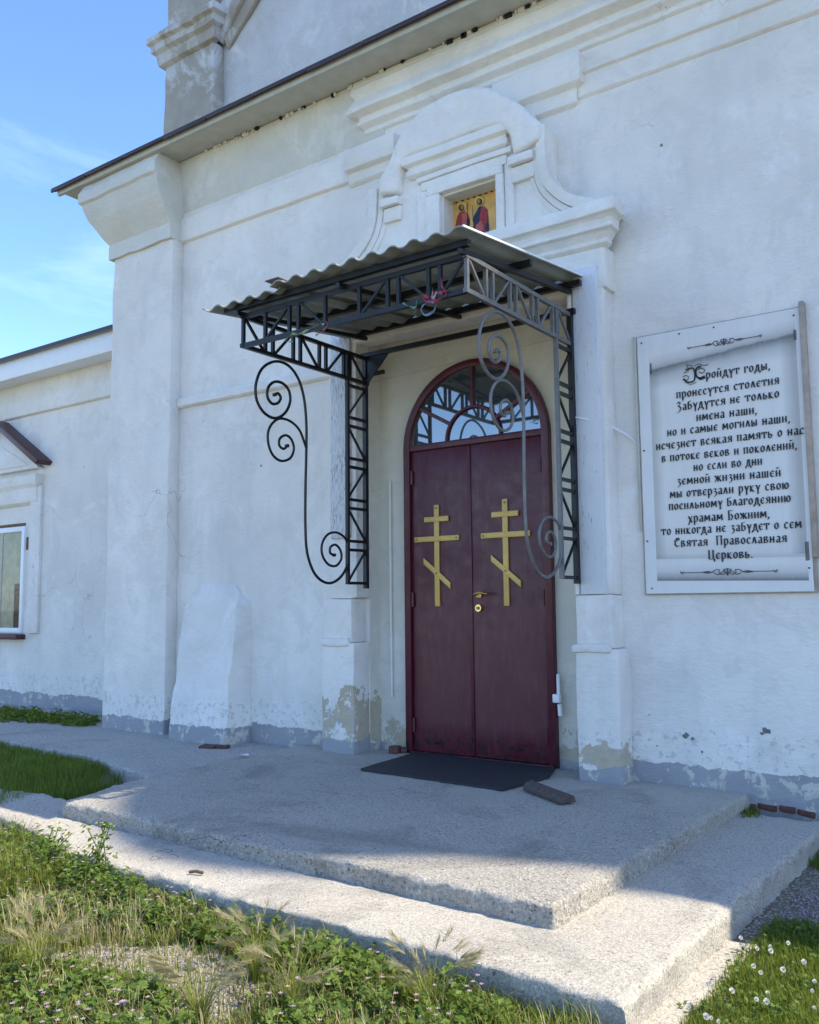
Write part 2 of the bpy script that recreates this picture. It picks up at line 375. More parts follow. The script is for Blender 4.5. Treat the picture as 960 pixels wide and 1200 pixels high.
def cr(pts, n=6):
    """Catmull-Rom through the points"""
    P = [np.array(p, float) for p in pts]; P = [2*P[0]-P[1]]+P+[2*P[-1]-P[-2]]; o = []
    for i in range(1, len(P)-2):
        for k in range(n):
            t = k/n; a, b, c, d = P[i-1:i+3]
            o.append(.5*((2*b)+(-a+c)*t+(2*a-5*b+4*c-d)*t*t+(-a+3*b-3*c+d)*t**3))
    o.append(P[-2]); return o

# ================================================================ THE SETTING
def gh(x, y):
    """height of the soil"""
    h = -.225
    k = min(1, max(0, (-x-4.9)/1.2)); h += .11*k*min(1, max(0, (y+4.2)/1.6))
    h += .012*noise.noise(Vector((x*1.3, y*1.3, 0))) + .006*noise.noise(Vector((x*5, y*5, 3)))
    return h
def ground():
    xs = np.concatenate([-np.geomspace(400, 8.2, 26), np.arange(-8, 1.6, .08), np.geomspace(1.7, 400, 26)])
    ys = np.concatenate([-np.geomspace(400, 6.2, 26), np.arange(-6, .9, .08), np.geomspace(1, 400, 26)])
    v = []; f = []
    for y in ys:
        for x in xs:
            v.append((x, y, gh(x, y) + (.006*noise.noise(Vector((x*17, y*17, 7))) if abs(x) < 9 and abs(y) < 7 else 0)))
    n = len(xs)
    for j in range(len(ys)-1):
        for i in range(n-1): f.append((j*n+i, j*n+i+1, (j+1)*n+i+1, (j+1)*n+i))
    o = pyd('ground', v, f, M_ground, None, True); tag(o, kind='structure')
ground()
def slab(name, poly, ztop, zbot, mat, parent, cell=.03, rough=.006, edge=.02):
    """cast concrete slab with crumbled arrises"""
    bm = bmesh.new()
    a = [bm.verts.new((x, y, ztop)) for x, y in poly]; b = [bm.verts.new((x, y, zbot)) for x, y in poly]
    bm.faces.new(a); bm.faces.new(b[::-1]); n = len(poly)
    for i in range(n): bm.faces.new((a[i], b[i], b[(i+1) % n], a[(i+1) % n]))
    bmesh.ops.recalc_face_normals(bm, faces=bm.faces)
    es = [e for e in bm.edges if e.verts[0].co.z+e.verts[1].co.z > ztop+zbot]
    bmesh.ops.bevel(bm, geom=es, offset=edge, segments=3, profile=.5, affect='EDGES')
    cut(bm, cell)
    for v in bm.verts:
        c = v.co
        # distance to outline
        k = 0
        dmin = min(_sd(c.x, c.y, poly[i], poly[(i+1) % n]) for i in range(n))
        e = max(0, 1-dmin/.07)
        nn = noise.noise_vector(c*14)*rough + noise.noise_vector(c*45)*rough*.6
        c.z += nn.z*(.35+1.4*e) - e*e*.006 + .005*noise.noise(c*1.7)
        c.x += nn.x*(1.5*e+.2); c.y += nn.y*(1.5*e+.2)
        if e > .2: c.x += .008*noise.noise(c*3.3)*e; c.y += .012*noise.noise(c*2.7+Vector((9, 0, 0)))*e
    bmesh.ops.triangulate(bm, faces=[f for f in bm.faces if len(f.verts) > 4])
    return link(name, bm, mat, parent, True)
def _sd(x, y, a, b):
    ax_, ay_ = a; bx, by = b; dx, dy = bx-ax_, by-ay_
    t = max(0, min(1, ((x-ax_)*dx+(y-ay_)*dy)/(dx*dx+dy*dy))); return math.hypot(x-ax_-t*dx, y-ay_-t*dy)
steps = thing('entrance_steps', 'two low worn concrete steps with speckled aggregate before the church door', 'steps')
slab('upper_slab', [(-1.66, -2.50), (-1.64, -.9), (-1.60, .16), (-5.25, .16), (-5.23, -1.05), (-5.16, -1.85), (-4.98, -2.46), (-3.4, -2.49)], 0.0, -.16, M_conc, steps, .03, .008, .016)
slab('lower_slab', [(-1.20, -2.94), (-1.17, -1.2), (-1.15, -.10), (-1.9, -.10), (-1.9, -1.9), (-4.9, -2.10), (-6.6, -2.22), (-8.0, -2.25), (-8.0, -2.46), (-6.0, -2.56), (-4.9, -2.72), (-4.2, -2.89)], -.092, -.33, M_conc_s, steps, .035, .009, .016)
o = slab('footing', [(-1.11, -2.9), (-1.07, -1.9), (-1.3, -1.9), (-1.3, -2.9)], -.205, -.36, M_conc_s, steps, .05, .012, .02)
o = slab('path', [(-5.20, .10), (-5.23, -1.0), (-5.30, -1.55), (-5.7, -1.42), (-6.6, -1.22), (-7.6, -1.18), (-9.0, -1.05), (-16, -.9), (-16, .9), (-5.2, .9)], -.035, -.30, M_path, None, .06, .006, .02)
tag(o, kind='structure')

# ================================================================ THE CHURCH
church = thing('church', 'whitewashed old church with maroon arched door, stepped portal and scrolled gable over the icon', 'church')
NL, NR, NT_ = -4.54, -2.64, 3.36         # door niche
XR = 15.0
prism('wall', [(-7.83, -.40), (NL, -.40), (NL, NT_), (NR, NT_), (NR, -.40), (1.4, -.40), (XR, -.40), (XR, 5.66), (1.4, 5.66), (-7.83, 5.66)], 0, .6, M_wall, church, .0, .0)
box('niche_wall', NL-.02, NR+.02, .15, .3, -.1, NT_+.02, M_cream, church, 0, .2, .002)
box('niche_reveal', NL-.08, NL+.004, .004, .16, -.05, NT_, M_rev, church, 0, .1, .003)
0 and box('niche_fillet', NL+.03, NL+.07, .105, .155, -.02, 2.7, M_ped, church, .01, .1, .003)
# corner pilaster and flared capital
box('corner_pilaster', -7.85, -6.90, -.135, .01, -.14, 4.86, M_pil, church, .022, .16, .007)
def capital():
    prof = [(0, 4.80), (.035, 4.80), (.035, 4.93), (.03, 4.96), (.06, 5.01), (.12, 5.10), (.18, 5.20), (.22, 5.30), (.235, 5.38), (.262, 5.40), (.262, 5.50), (.20, 5.62)]
    bm = bmesh.new(); prev = None
    for p, z in prof:
        q = [bm.verts.new(c) for c in ((-7.85-p*1.0, -.135-p, z), (-6.90+p*.12, -.135-p, z), (-6.90+p*.12, .01, z), (-7.85-p*1.0, .01, z))]
        if prev:
            for i in range(4): bm.faces.new((prev[i], prev[(i+1) % 4], q[(i+1) % 4], q[i]))
        prev = q
    bm.faces.new(prev)
    soften(bm, .012, .1, .008); return link('pilaster_capital', bm, M_eaveshade, church, True)
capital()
# eaves: soffit, fascia, dark metal edge, roof slope
box('soffit', -8.42, XR+.3, -.365, .02, 5.605, 5.63, M_soff, church, .002)
box('fascia', -8.50, XR+.3, -.395, -.362, 5.60, 5.665, M_soff, church, .003)
bm = bmesh.new()
pr = [(-.43, 5.645), (-.43, 5.685), (1.25, 6.45), (1.25, 6.35), (-.38, 5.665)]
A_ = [bm.verts.new((-8.56, y, z)) for y, z in pr]; B_ = [bm.verts.new((XR+.4, y, z)) for y, z in pr]
bm.faces.new(A_); bm.faces.new(B_[::-1])
for i in range(5): bm.faces.new((A_[i], B_[i], B_[(i+1) % 5], A_[(i+1) % 5]))
bmesh.ops.recalc_face_normals(bm, faces=bm.faces)
link('roof', bm, M_roof, church)
for i, x in enumerate(np.arange(-8.56, 3, .62)):      # folded edge seams of the metal roof
    box('roof_seam', x, x+.6, -.438, -.42, 5.638 + .004*((i*7) % 3), 5.672, M_roof, church, .001)
# wall head and mouldings
mould('wall_cove', -6.90, -4.35, 0, [(.09, 5.60), (.075, 5.50), (.045, 5.36), (.02, 5.2), (.0, 5.10)], M_eaveshade, church, 0, 0)
mould('cornice_band', -6.90, -4.70, 0, [(.022, 5.045), (.034, 5.03), (.034, 4.80), (.0, 4.785)], M_trim, church, 0, 0)
mould('cornice_block', -4.72, -4.28, 0, [(.0, 5.075), (.085, 5.05), (.085, 4.87), (.035, 4.85), (.035, 4.77), (0, 4.74)], M_trim, church, 0, 1)
mould('cornice_block', -3.25, -2.62, 0, [(.0, 5.13), (.095, 5.115), (.095, 4.90), (.04, 4.875), (.04, 4.775), (0, 4.75)], M_trim, church, 0, 1)
mould('cornice_band', -2.58, 1.4, 0, [(.0, 5.01), (.05, 4.99), (.045, 4.965), (.022, 4.955), (.022, 4.81), (.0, 4.79)], M_trim, church, 0, 0)
mould('cornice', -4.52, 1.4, 0, [(.10, 5.60), (.115, 5.50), (.085, 5.46), (.12, 5.40), (.14, 5.36), (.14, 5.325), (.06, 5.30), (.06, 5.265), (.075, 5.255), (.075, 5.235), (.025, 5.20), (.025, 5.165), (0, 5.15)], M_trim, church, 1, 0)
mould('cornice_fascia', -4.60, 1.4, 0, [(.115, 5.598), (.12, 5.545), (.10, 5.535)], M_eaveshade, church, 0, 0)
mould('string_course', -6.90, -4.86, 0, [(.03, 3.20), (.045, 3.185), (.045, 3.115), (.02, 3.10), (0, 3.10)], M_trim, church, 0, 0)
# loose mortar crumbs / openings at the wall head
for i in range(60):
    x = random.uniform(-6.6, -1.2); w = random.uniform(.01, .06); y = -.10 if x < -4.5 else -.122
    box('loose_plaster', x, x+w, y-.012, y+.03, 5.585-random.uniform(.0, .02), 5.603, M_cream if i % 3 else M_dark, church, .002)
# buttress
def buttress():
    fb = -.30
    bl = ay(196, 866, fb)[0]; br = ay(263, 868, fb)[0]
    tl = ay(226, 692, -.03)[0]; tr = ay(284, 692, -.03)[0]; zt = ay(255, 690, -.03)[2]
    rows = [(0, bl, br, fb), (.35, bl+(tl-bl)*.22, br+(tr-br)*.30, fb*.80), (.7, bl+(tl-bl)*.55, br+(tr-br)*.62, fb*.52), (.90, tl-.02, tr-.0, -.10), (.975, tl+.04, tr-.03, -.045), (1.03, tl+.10, tr-.12, -.002)]
    bm = bmesh.new(); prev = None
    for t, a, b, y in rows:
        z = -.12+(zt+.12)*t
        q = [bm.verts.new(c) for c in ((a, y, z), (b, y, z), (max(b, br)*.0+br+.02 if t < .95 else b, .01, z), (bl-.0 if t < .95 else a, .01, z))]
        if prev:
            for i in range(4): bm.faces.new((prev[i], prev[(i+1) % 4], q[(i+1) % 4], q[i]))
        prev = q
    bm.faces.new(prev); soften(bm, .02, .07, .016); return link('buttress', bm, M_pil, church, True)
buttress()
# portal: pedestals, pilasters, boards
def pedestal(x0, x1, m):
    p = box('pedestal', x0, x1, -.20, .01, -.06, .86, m, church, .016, .09, .007)
    box('pedestal_cap', x0+.005, x1-.035, -.185, .01, .862, 1.215, m, p, .014, .09, .006)
    box('pedestal_ledge', x0-.02, x1-.05, -.222, -.17, .835, .895, m, p, .018, .06, .007)
pedestal(-4.875, NL, M_ped); pedestal(NR, -2.335, M_ped2)
for x0, x1 in ((-4.83, NL+.002), (NR, -2.375)):
    box('pilaster', x0, x1, -.165, .01, 1.217, 3.56, M_trim, church, .012, .14, .005)
box('weathered_board', -4.79, -4.585, -.192, -.16, 1.7, 3.46, M_board, church, .006)
box('weathered_board', -2.585, -2.405, -.195, -.16, 1.218, 3.46, M_board2, church, .006)
box('weathered_board', -2.63, -2.60, -.188, -.16, 1.218, 3.40, M_trim, church, .005)
# entablature over the portal
box('portal_frieze', -4.83, -2.35, -.17, .01, 3.30, 3.60, M_trim, church, .01, .14, .004)
mould('portal_cornice', -4.80, -2.36, -.155, [(.05, 3.875), (.14, 3.86), (.14, 3.775), (.118, 3.765), (.10, 3.745), (.095, 3.71), (.10, 3.70), (.10, 3.685), (.075, 3.675), (.045, 3.63), (.045, 3.605), (.02, 3.585), (0, 3.57)], M_trim, church, 1, 1, .1, .003)
# gable (kokoshnik) outline, right half traced and the left half as the photo shows it
g_out = [(-2.27, 3.80), (-2.26, 3.86), (-2.42, 3.92), (-2.57, 4.0), (-2.69, 4.12), (-2.755, 4.25), (-2.755, 4.585), (-2.83, 4.62), (-2.91, 4.74), (-3.05, 4.90), (-3.21, 5.01), (-3.4, 5.07), (-3.58, 5.085), (-3.78, 5.07), (-3.97, 4.97), (-4.09, 4.83), (-4.17, 4.68), (-4.22, 4.58), (-4.33, 4.55), (-4.36, 4.38), (-4.38, 4.26), (-4.45, 4.14), (-4.58, 4.03), (-4.75, 3.93), (-4.93, 3.86), (-4.93, 3.80)]
IX0, IX1, IZ0, IZ1 = -3.67, -3.19, 3.80, 4.315
def gable():
    # ring shape: outline with a slot for the icon box coming from below
    poly = [p for p in g_out] + [(IX0-.02, 3.80), (IX0-.02, IZ1+.02), (IX1+.02, IZ1+.02), (IX1+.02, 3.80)]
    return prism('gable_wall', poly, -.15, .01, M_trim, church, .012, .09, .005)
gable()
def band(name, c, w0, w1, y0, y1, mat, parent, amp=.003):
    """moulding strip following a curve c (x,z); w0 outer offset, w1 inner offset"""
    P = [np.array(p) for p in cr([(x, z) for x, z in c], 5)]; n = len(P); v = []; f = []
    for i in range(n):
        t = P[min(i+1, n-1)]-P[max(i-1, 0)]; t = t/np.hypot(*t); nn = np.array([t[1], -t[0]])
        a = P[i]+nn*w0; b = P[i]+nn*w1
        ring = [(a[0], y1, a[1]), (a[0], y0, a[1]), ((a[0]+b[0])/2, y0+.002, (a[1]+b[1])/2), (b[0], y0+.012, b[1]), (b[0], y1, b[1])]
        for q in ring:
            d = noise.noise_vector(Vector(q)*6)*amp; v.append((q[0]+d.x, q[1]+d.y, q[2]+d.z))
    m = 5
    for i in range(n-1):
        for k in range(m): k2 = (k+1) % m; f.append((i*m+k, (i+1)*m+k, (i+1)*m+k2, i*m+k2))
    f.append(tuple(range(m))); f.append(tuple((n-1)*m+k for k in range(m))[::-1])
    o = pyd(name, v, f, mat, parent, True); bm = bmesh.new(); bm.from_mesh(o.data); bmesh.ops.recalc_face_normals(bm, faces=bm.faces); bm.to_mesh(o.data); bm.free()
    o.data.set_sharp_from_angle(angle=math.radians(40)); return o
ogR = [(-2.755, 4.58), (-2.757, 4.40), (-2.745, 4.25), (-2.69, 4.125), (-2.57, 4.005), (-2.42, 3.93), (-2.27, 3.875)]
ogL = [(-4.355, 4.54), (-4.36, 4.40), (-4.38, 4.26), (-4.45, 4.14), (-4.58, 4.03), (-4.75, 3.94), (-4.93, 3.88)]
band('ogee_moulding', ogR, .0, -.085, -.205, -.14, M_trim, church) if False else None
for og, sg in ((ogR, 1), (ogL, -1)):
    band('ogee_moulding', og, 0*sg, .075*sg, -.215, -.12, M_trim, church)
    band('ogee_fillet', og, .080*sg, .125*sg, -.185, -.12, M_trim, church)
    band('ogee_bead', og, .130*sg, .165*sg, -.170, -.12, M_trim, church)
# arched head lobe, standing proud of the gable wall
lobe = [(-2.785, 4.47), (-2.785, 4.60), (-2.85, 4.66), (-2.93, 4.78), (-3.06, 4.91), (-3.22, 5.02), (-3.4, 5.075), (-3.58, 5.09), (-3.78, 5.075), (-3.96, 4.97), (-4.08, 4.83), (-4.16, 4.69), (-4.24, 4.60), (-4.24, 4.46), (-4.06, 4.44), (-4.04, 4.60), (-3.98, 4.70), (-3.12, 4.70), (-3.04, 4.60), (-3.01, 4.42), (-2.87, 4.44)]
prism('arched_head', lobe, -.235, .0, M_trim, church, .034, .08, .006, 3)
for x0, x1, z in ((-3.06, -2.86, 4.40), (-4.24, -4.06, 4.40)):
    box('impost', x0, x1, -.225, -.14, z-.045, z+.02, M_trim, church, .01, .06, .003)
    box('impost', x0+.015, x1-.0, -.185, -.14, z-.17, z-.05, M_trim, church, .008, .06, .003)
# icon aedicule: hood and stepped frame
mould('icon_hood', -3.93, -3.13, -.14, [(.03, 4.715), (.085, 4.70), (.085, 4.635), (.045, 4.62), (.045, 4.60), (.058, 4.59), (.058, 4.55), (.03, 4.53), (0, 4.52)], M_trim, church, 1, 1, .1, .002)
box('frame_band', -3.90, -3.05, -.190, -.13, 4.475, 4.519, M_trim, church, .007, .1, .003)
box('frame_band', -3.86, -3.09, -.178, -.13, 4.40, 4.472, M_trim, church, .007, .1, .003)
box('frame_band', -3.80, -3.12, -.195, -.13, 4.335, 4.397, M_trim, church, .008, .1, .003)
for x0, x1, y in ((-3.90, -3.81, -.178), (-3.807, -3.68, -.195), (-3.18, -3.115, -.195), (-3.11, -3.04, -.178)):
    box('frame_jamb', x0, x1, y, -.13, 3.80, 4.334 if y < -.18 else 4.398, M_trim, church, .008, .1, .003)
box('niche_box', IX0-.03, IX1+.03, -.145, .02, IZ1, IZ1+.03, M_cream, church, 0)
box('niche_box', IX0-.03, IX0, -.145, .02, 3.80, IZ1, M_trim, church, 0)
box('niche_box', IX1, IX1+.03, -.145, .02, 3.80, IZ1, M_trim, church, 0)

# ---- door (part of the church) with leaves, transom light and ironmongery
XD0, XD1, YD = -4.255, -2.945, .15
xc = (XD0+XD1)/2; RO = (XD1-XD0)/2; ZS = 2.41
def arc_pts(r, a0=0, a1=math.pi, n=36, cx=None, cz=None): return [((xc if cx is None else cx)+r*math.cos(a0+(a1-a0)*i/n), (ZS if cz is None else cz)+r*math.sin(a0+(a1-a0)*i/n)) for i in range(n+1)]
FW = .058
outl = [(XD1, -.02)] + arc_pts(RO) + [(XD0, -.02)]
inn = [(XD0+FW, -.02)] + arc_pts(RO-FW)[::-1] + [(XD1-FW, -.02)]
prism('door_frame', outl+inn, .095, YD+.004, M_door, church, .003)
box('transom_bar', XD0+FW, XD1-FW, .100, YD, 2.395, 2.445, M_door, church, .003)
box('threshold', XD0+.02, XD1-.02, .085, YD, -.02, .018, M_door, church, .003)
zt = 2.447
prism('transom_pane', [(XD1-FW+.01, zt-.01)] + [(x, max(z, zt-.01)) for x, z in arc_pts(RO-FW+.01)] + [(XD0+FW-.01, zt-.01)], .130, .140, M_glass, church, 0)
ri = .245
tube('glazing_bar', [(x, .118, z) for x, z in arc_pts(ri, cz=zt)], .015, M_door, church, 6)
for a in (90, 148, 32):
    c, s_ = math.cos(math.radians(a)), math.sin(math.radians(a))
    bar('glazing_bar', (xc+ri*c, .118, zt+ri*s_), (xc+(RO-FW+.01)*c, .118, zt+(RO-FW+.01)*s_-.02), .026, M_door, church)
leaves = []
for x0, x1 in ((XD0+FW+.004, xc-.042), (xc-.037, XD1-FW-.004)):
    bm = box_bm(x0, x1, .118, .145, .022, 2.392); soften(bm, .003, .25, .0012)
    leaves.append(link('door_leaf', bm, M_door, church, True))
box('meeting_strip', xc-.052, xc-.026, .112, .12, .025, 2.39, M_door, leaves[1], .002)
for x in (XD0+FW+.006, XD1-FW-.022):
    for z in (2.18, 1.2, .22):
        tube('hinge', [(x+.008, .108, z-.055), (x+.008, .108, z+.055)], .011, M_door, leaves[0] if x < xc else leaves[1], 8)
def cross(cx, parent):
    y0, y1 = .104, .1175
    cz = 1.145
    bm = box_bm(cx-.023, cx+.023, y0, y1, cz, cz+.80)
    box_bm(cx-.115, cx+.115, y0-.004, y1-.003, cz+.665, cz+.707, bm)
    box_bm(cx-.21, cx+.21, y0-.004, y1-.003, cz+.51, cz+.552, bm)
    # slanting foot bar, high at the left
    vs = [bm.verts.new(p) for p in ((cx-.125, y0-.004, cz+.335), (cx-.125, y0-.004, cz+.385), (cx+.125, y0-.004, cz+.185), (cx+.125, y0-.004, cz+.135), (cx-.125, y1, cz+.335), (cx-.125, y1, cz+.385), (cx+.125, y1, cz+.185), (cx+.125, y1, cz+.135))]
    for f in ((0, 1, 2, 3), (7, 6, 5, 4), (0, 4, 5, 1), (1, 5, 6, 2), (2, 6, 7, 3), (3, 7, 4, 0)): bm.faces.new([vs[i] for i in f])
    soften(bm, .003, 0); o = link('cross', bm, M_brass, parent, True)
    return o
cross(-3.945, leaves[0]); cross(-3.325, leaves[1])
for cx, lf in ((-3.945, leaves[0]), (-3.325, leaves[1])):
    for dx, dz in ((0, .775), (-.19, .531), (.19, .531), (0, .26)):
        tube('screw', [(cx+dx, .101, 1.145+dz), (cx+dx, .094, 1.145+dz)], .008, M_screw, lf, 8)
hx = xc+.035
box('escutcheon', hx-.022, hx+.022, .104, .1175, 1.205, 1.255, M_brass2, leaves[1], .006)
tube('handle', cr([(hx-.005, .11, 1.232), (hx-.005, .06, 1.233), (hx-.03+.03, .045, 1.236), (hx+.05, .045, 1.247), (hx+.11, .05, 1.236)], 4), .009, M_brass2, leaves[1], 8)
tube('keyhole_rose', [(hx-.005, .118, 1.13), (hx-.005, .100, 1.13)], .027, M_brass2, leaves[1], 16)
tube('lock_cylinder', [(hx-.005, .099, 1.13), (hx-.005, .090, 1.13)], .012, M_screw, leaves[1], 12)
# exposed bricks low on the wall
def brick(x, y, z, w=.12, h=.055, d=.08, rz=0.0):
    bm = box_bm(-w/2, w/2, -d/2, d/2, -h/2, h/2); soften(bm, .008, .03, .006)
    o = link('brick', bm, M_brick, church, True); o.location = (x, y, z); o.rotation_euler = (random.uniform(-.1, .1), random.uniform(-.06, .06), rz); return o
for i, (x, w) in enumerate(((-1.60, .07), (-1.50, .11), (-1.385, .09), (-1.28, .10))):
    brick(x, .018+.008*(i % 2), -.074+.006*(i % 3), w, .036, .07)
bp = az(240, 875, -.02); brick(bp[0], bp[1]+.05, -.03, .15, .035, .10, .2); brick(bp[0]+.13, bp[1]+.09, -.02, .10, .03, .08, .4)
bp = ay(462, 874, .02); brick(bp[0], .03, .03, .08, .06, .08, .3); brick(bp[0]+.05, .08, .02, .05, .05, .06, .6)
# plaster scars
def scar(px, py, s, mat, Y=-.0025):
    c = ay(px, py, Y); n = 11; v = []
    for k in range(n):
        a = 2*math.pi*k/n; r = s*(.5+.6*random.random()); v.append((c[0]+r*math.cos(a)*1.1, Y, c[2]+r*math.sin(a)))
    pyd('plaster_scar', v, [tuple(range(n))], mat, church)
M_scar = plain('bare_render', (.20, .21, .20, 1), .95, var=.4, sc=30)
for p in ((804, 862, .022), (812, 866, .012), (898, 857, .024), (893, 860, .012), (823, 881, .009), (770, 874, .007), (775, 170, .012), (398, 545, .008), (306, 546, .012)): scar(*p, M_scar)
# small leftovers on the niche wall: a thin painted conduit and a stay bolt
tube('conduit', [(ay(457, 560, .13)[0], .13, 2.18), (ay(457, 560, .13)[0], .13, 1.2), (ay(457, 560, .13)[0]+.005, .13, .42)], .010, M_trim, church, 8)
tube('door_stay', [(-2.915, .10, .66), (-2.915, .10, .50)], .013, M_pvc, church, 8)
box('door_stay', -2.955, -2.90, .078, .12, .46, .52, M_pvc, church, .006)
tube('door_stay', [(-2.91, .10, .45), (-2.905, .10, .37)], .016, M_pvc, church, 8)

# ---- upper storey set back above the roof
UY = 1.2
def U(px, py, Y=UY): return ay(px, py, Y)
ux0 = U(192, 155, UY-.16)[0]; ux1 = U(250, 120, UY-.16)[0]; zc0 = U(250, 55, UY-.16)[2]
box('upper_wall', ux0+.02, XR, UY, UY+3, 6.0, 10.6, M_up, church, .01)
zled = U(247, 52, UY-.16)[2]; zlt = U(245, 20, UY-.16)[2]
box('upper_pilaster', ux0, ux1, UY-.16, UY+.01, 6.1, zled+.02, M_upp, church, .015, .2, .008)
mould('pilaster_cornice', ux0, ux1, UY-.155, [(.03, zlt+.06), (.17, zlt+.02), (.17, zlt-.06), (.12, zlt-.08), (.12, zlt-.17), (.07, zlt-.20), (.06, zled+.03), (0, zled)], M_upp, church, 1, 1, .12, .012)
box('upper_pilaster', ux0+.02, ux1-.02, UY-.15, UY+.01, zlt+.02, 10.4, M_upp, church, .015, .2, .008)
ra = [(ux1+.02, zled+.02), (ux1+.02, zled+.50), (ux1+1.9, zled+2.35), (ux1+2.1, zled+2.0)]
prism('raking_cornice', ra, UY-.12, UY+.01, M_upp, church, .03, .15, .010)
ra2 = [(ux1+.10, zled-.06), (ux1+.05, zled+.10), (ux1+2.2, zled+2.0), (ux1+2.28, zled+1.8)]
prism('raking_cornice', ra2, UY-.06, UY+.01, M_upp, church, .02, .15, .010)
# drum and dome: unseen, added to throw the long shadow over the steps
def shadow_dome():
    cx, cy, r = 10.75, 3.55, 1.36; n = 40
    prof = [(r*1.05, 10.5), (r, 10.9), (r, 18.9), (r*1.14, 19.0), (r*1.14, 19.2), (r*.98, 19.4), (r*.80, 19.6), (r*.5, 19.8), (r*.2, 19.95), (.05, 20.1), (.03, 20.4)]
    v = []; f = []
    for rr, z in prof:
        for k in range(n): a = 2*math.pi*k/n; v.append((cx+rr*math.cos(a), cy+rr*math.sin(a), z))
    for j in range(len(prof)-1):
        for k in range(n): k2 = (k+1) % n; f.append((j*n+k, j*n+k2, (j+1)*n+k2, (j+1)*n+k))
    pyd('shadow_drum', v, f, M_up, church, True)
shadow_dome()

# ================================================================ LEFT WING
wing = thing('church_annexe', 'lower whitewashed side wing at the left edge with a small gabled window', 'annexe')
WY = .60
def wx(px, py, Y=WY): return ay(px, py, Y)
ztop = wx(60, 448)[2]; zw = wx(120, 428)[2]
box('wall', -17, -7.8, WY, WY+3, -.35, zw+.1, M_wall, wing, 0)
zb = wx(60, 481)[2]
mould('frieze', -17, -7.82, WY, [(.05, zw+.05), (.045, zw-.02), (.03, wx(100, 444)[2]), (.03, wx(60, 481)[2]+.01), (0, wx(60, 481)[2])], M_wall, wing, 0, 0, .4)
mould('frieze', -17, -7.82, WY, [(.0, wx(100, 452)[2]), (.042, wx(100, 454)[2]), (.042, zb+.005), (0, zb-.01)], M_trim, wing, 0, 0, .4)
# fascia box and soffit
zf0 = wx(130, 411, WY-.3)[2]; zf1 = wx(130, 387, WY-.3)[2]
box('eaves_box', -17.3, -7.83, WY-.30, WY+.02, zf0, zf1, M_pvc, wing, .004)
bm = bmesh.new(); pr = [(WY-.36, zf1-.01), (WY-.36, zf1+.035), (WY+3.3, zf1+1.35), (WY+3.3, zf1+1.25)]
A_ = [bm.verts.new((-17.4, y, z)) for y, z in pr]; B_ = [bm.verts.new((-7.84, y, z)) for y, z in pr]
bm.faces.new(A_); bm.faces.new(B_[::-1])
for i in range(4): bm.faces.new((A_[i], B_[i], B_[(i+1) % 4], A_[(i+1) % 4]))
bmesh.ops.recalc_face_normals(bm, faces=bm.faces); link('roof', bm, M_roof, wing)
# window: frame, pane, sill, curtain, surround and little gable
wr = wx(29, 690)[0]; wt = wx(28, 617)[2]; wb = wx(28, 742)[2]; apx = wx(10, 495)[0]; WW = 2*(wr-apx); wl = wr-WW
def ring(name, x0, x1, z0, z1, w, y0, y1, mat, parent):
    p = box(name, x0, x0+w, y0, y1, z0, z1, mat, parent, .004)
    box(name, x1-w, x1, y0, y1, z0, z1, mat, parent, .004)
    box(name, x0+w, x1-w, y0+.001, y1, z1-w, z1, mat, parent, .004); box(name, x0+w, x1-w, y0+.001, y1, z0, z0+w, mat, parent, .004)
    return p
fr = ring('window_frame', wl, wr, wb, wt, .065, WY-.03, WY+.02, M_pvc, wing)
box('window_mullion', wx(2, 680)[0], wx(3, 680)[0]+.005, WY-.02, WY+.02, wb+.066, wt-.066, M_soff, wing, .004)
box('curtain', wl+.06, wr-.06, WY-.004, WY+.004, wb+.06, wt-.06, M_curt, wing, 0)
gl = NT('clear_window_pane', .02); gl.b.inputs['Transmission Weight'].default_value = 1.0; gl.b.inputs['IOR'].default_value = 1.15; gl.col((.9, .95, .95, 1))
box('window_pane', wl+.06, wr-.06, WY-.016, WY-.012, wb+.06, wt-.06, gl.m, wing, 0)
# reflected brown grid, modelled as wires and a board behind the pane
for k in range(7):
    z = wb+.08+k*.075
    tube('reflected_grid', [(wr-.21+.035*j, WY-.009, z+(.03 if (j+k) % 2 else -.03)) for j in range(5)], .006, M_wood, wing, 5)
box('reflected_board', wr-.22, wr-.07, WY-.0075, WY-.005, wb+.07, wb+.62, plain('reflection_brown', (.12, .06, .045, 1), .8), wing, 0)
box('window_sill', wl-.08, wr+.05, WY-.13, WY, wb-.075, wb-.012, M_cop, wing, .006)
box('broken_render', wr-.75, wr-.02, WY-.008, WY, wt+.008, wt+.045, plain('bare_brown_render', (.22, .12, .06, 1), .95, var=.5, sc=25), wing, .004)
box('broken_render', wr+.01, wr+.05, WY-.008, WY, wt-.30, wt-.14, bpy.data.materials['bare_brown_render'], wing, .004)
jx0 = wx(36, 690)[0]; jx1 = wx(48, 690)[0]
box('window_jamb', jx0, jx1, WY-.045, WY+.005, wx(40, 742)[2], wx(45, 570)[2], M_trim, wing, .010, .15, .004)
gx = wx(52, 560)[0]; zg = wx(55, 548)[2]
mould('window_cornice', wl-.35, wx(45, 575)[0], WY, [(.02, wx(40, 556)[2]), (.12, wx(42, 558)[2]), (.10, wx(42, 568)[2]), (.07, wx(42, 572)[2]), (.055, wx(42, 588)[2]), (0, wx(42, 592)[2])], M_trim, wing, 0, 1, .15, .003)
apz = wx(10, 495)[2]-.03; hx0 = wx(62, 541)[0]; hz0 = wx(62, 541)[2]
prism('window_gable', [(gx, zg), (apx, apz-.05), (2*apx-gx, zg)], WY-.08, WY+.005, M_trim, wing, .008)
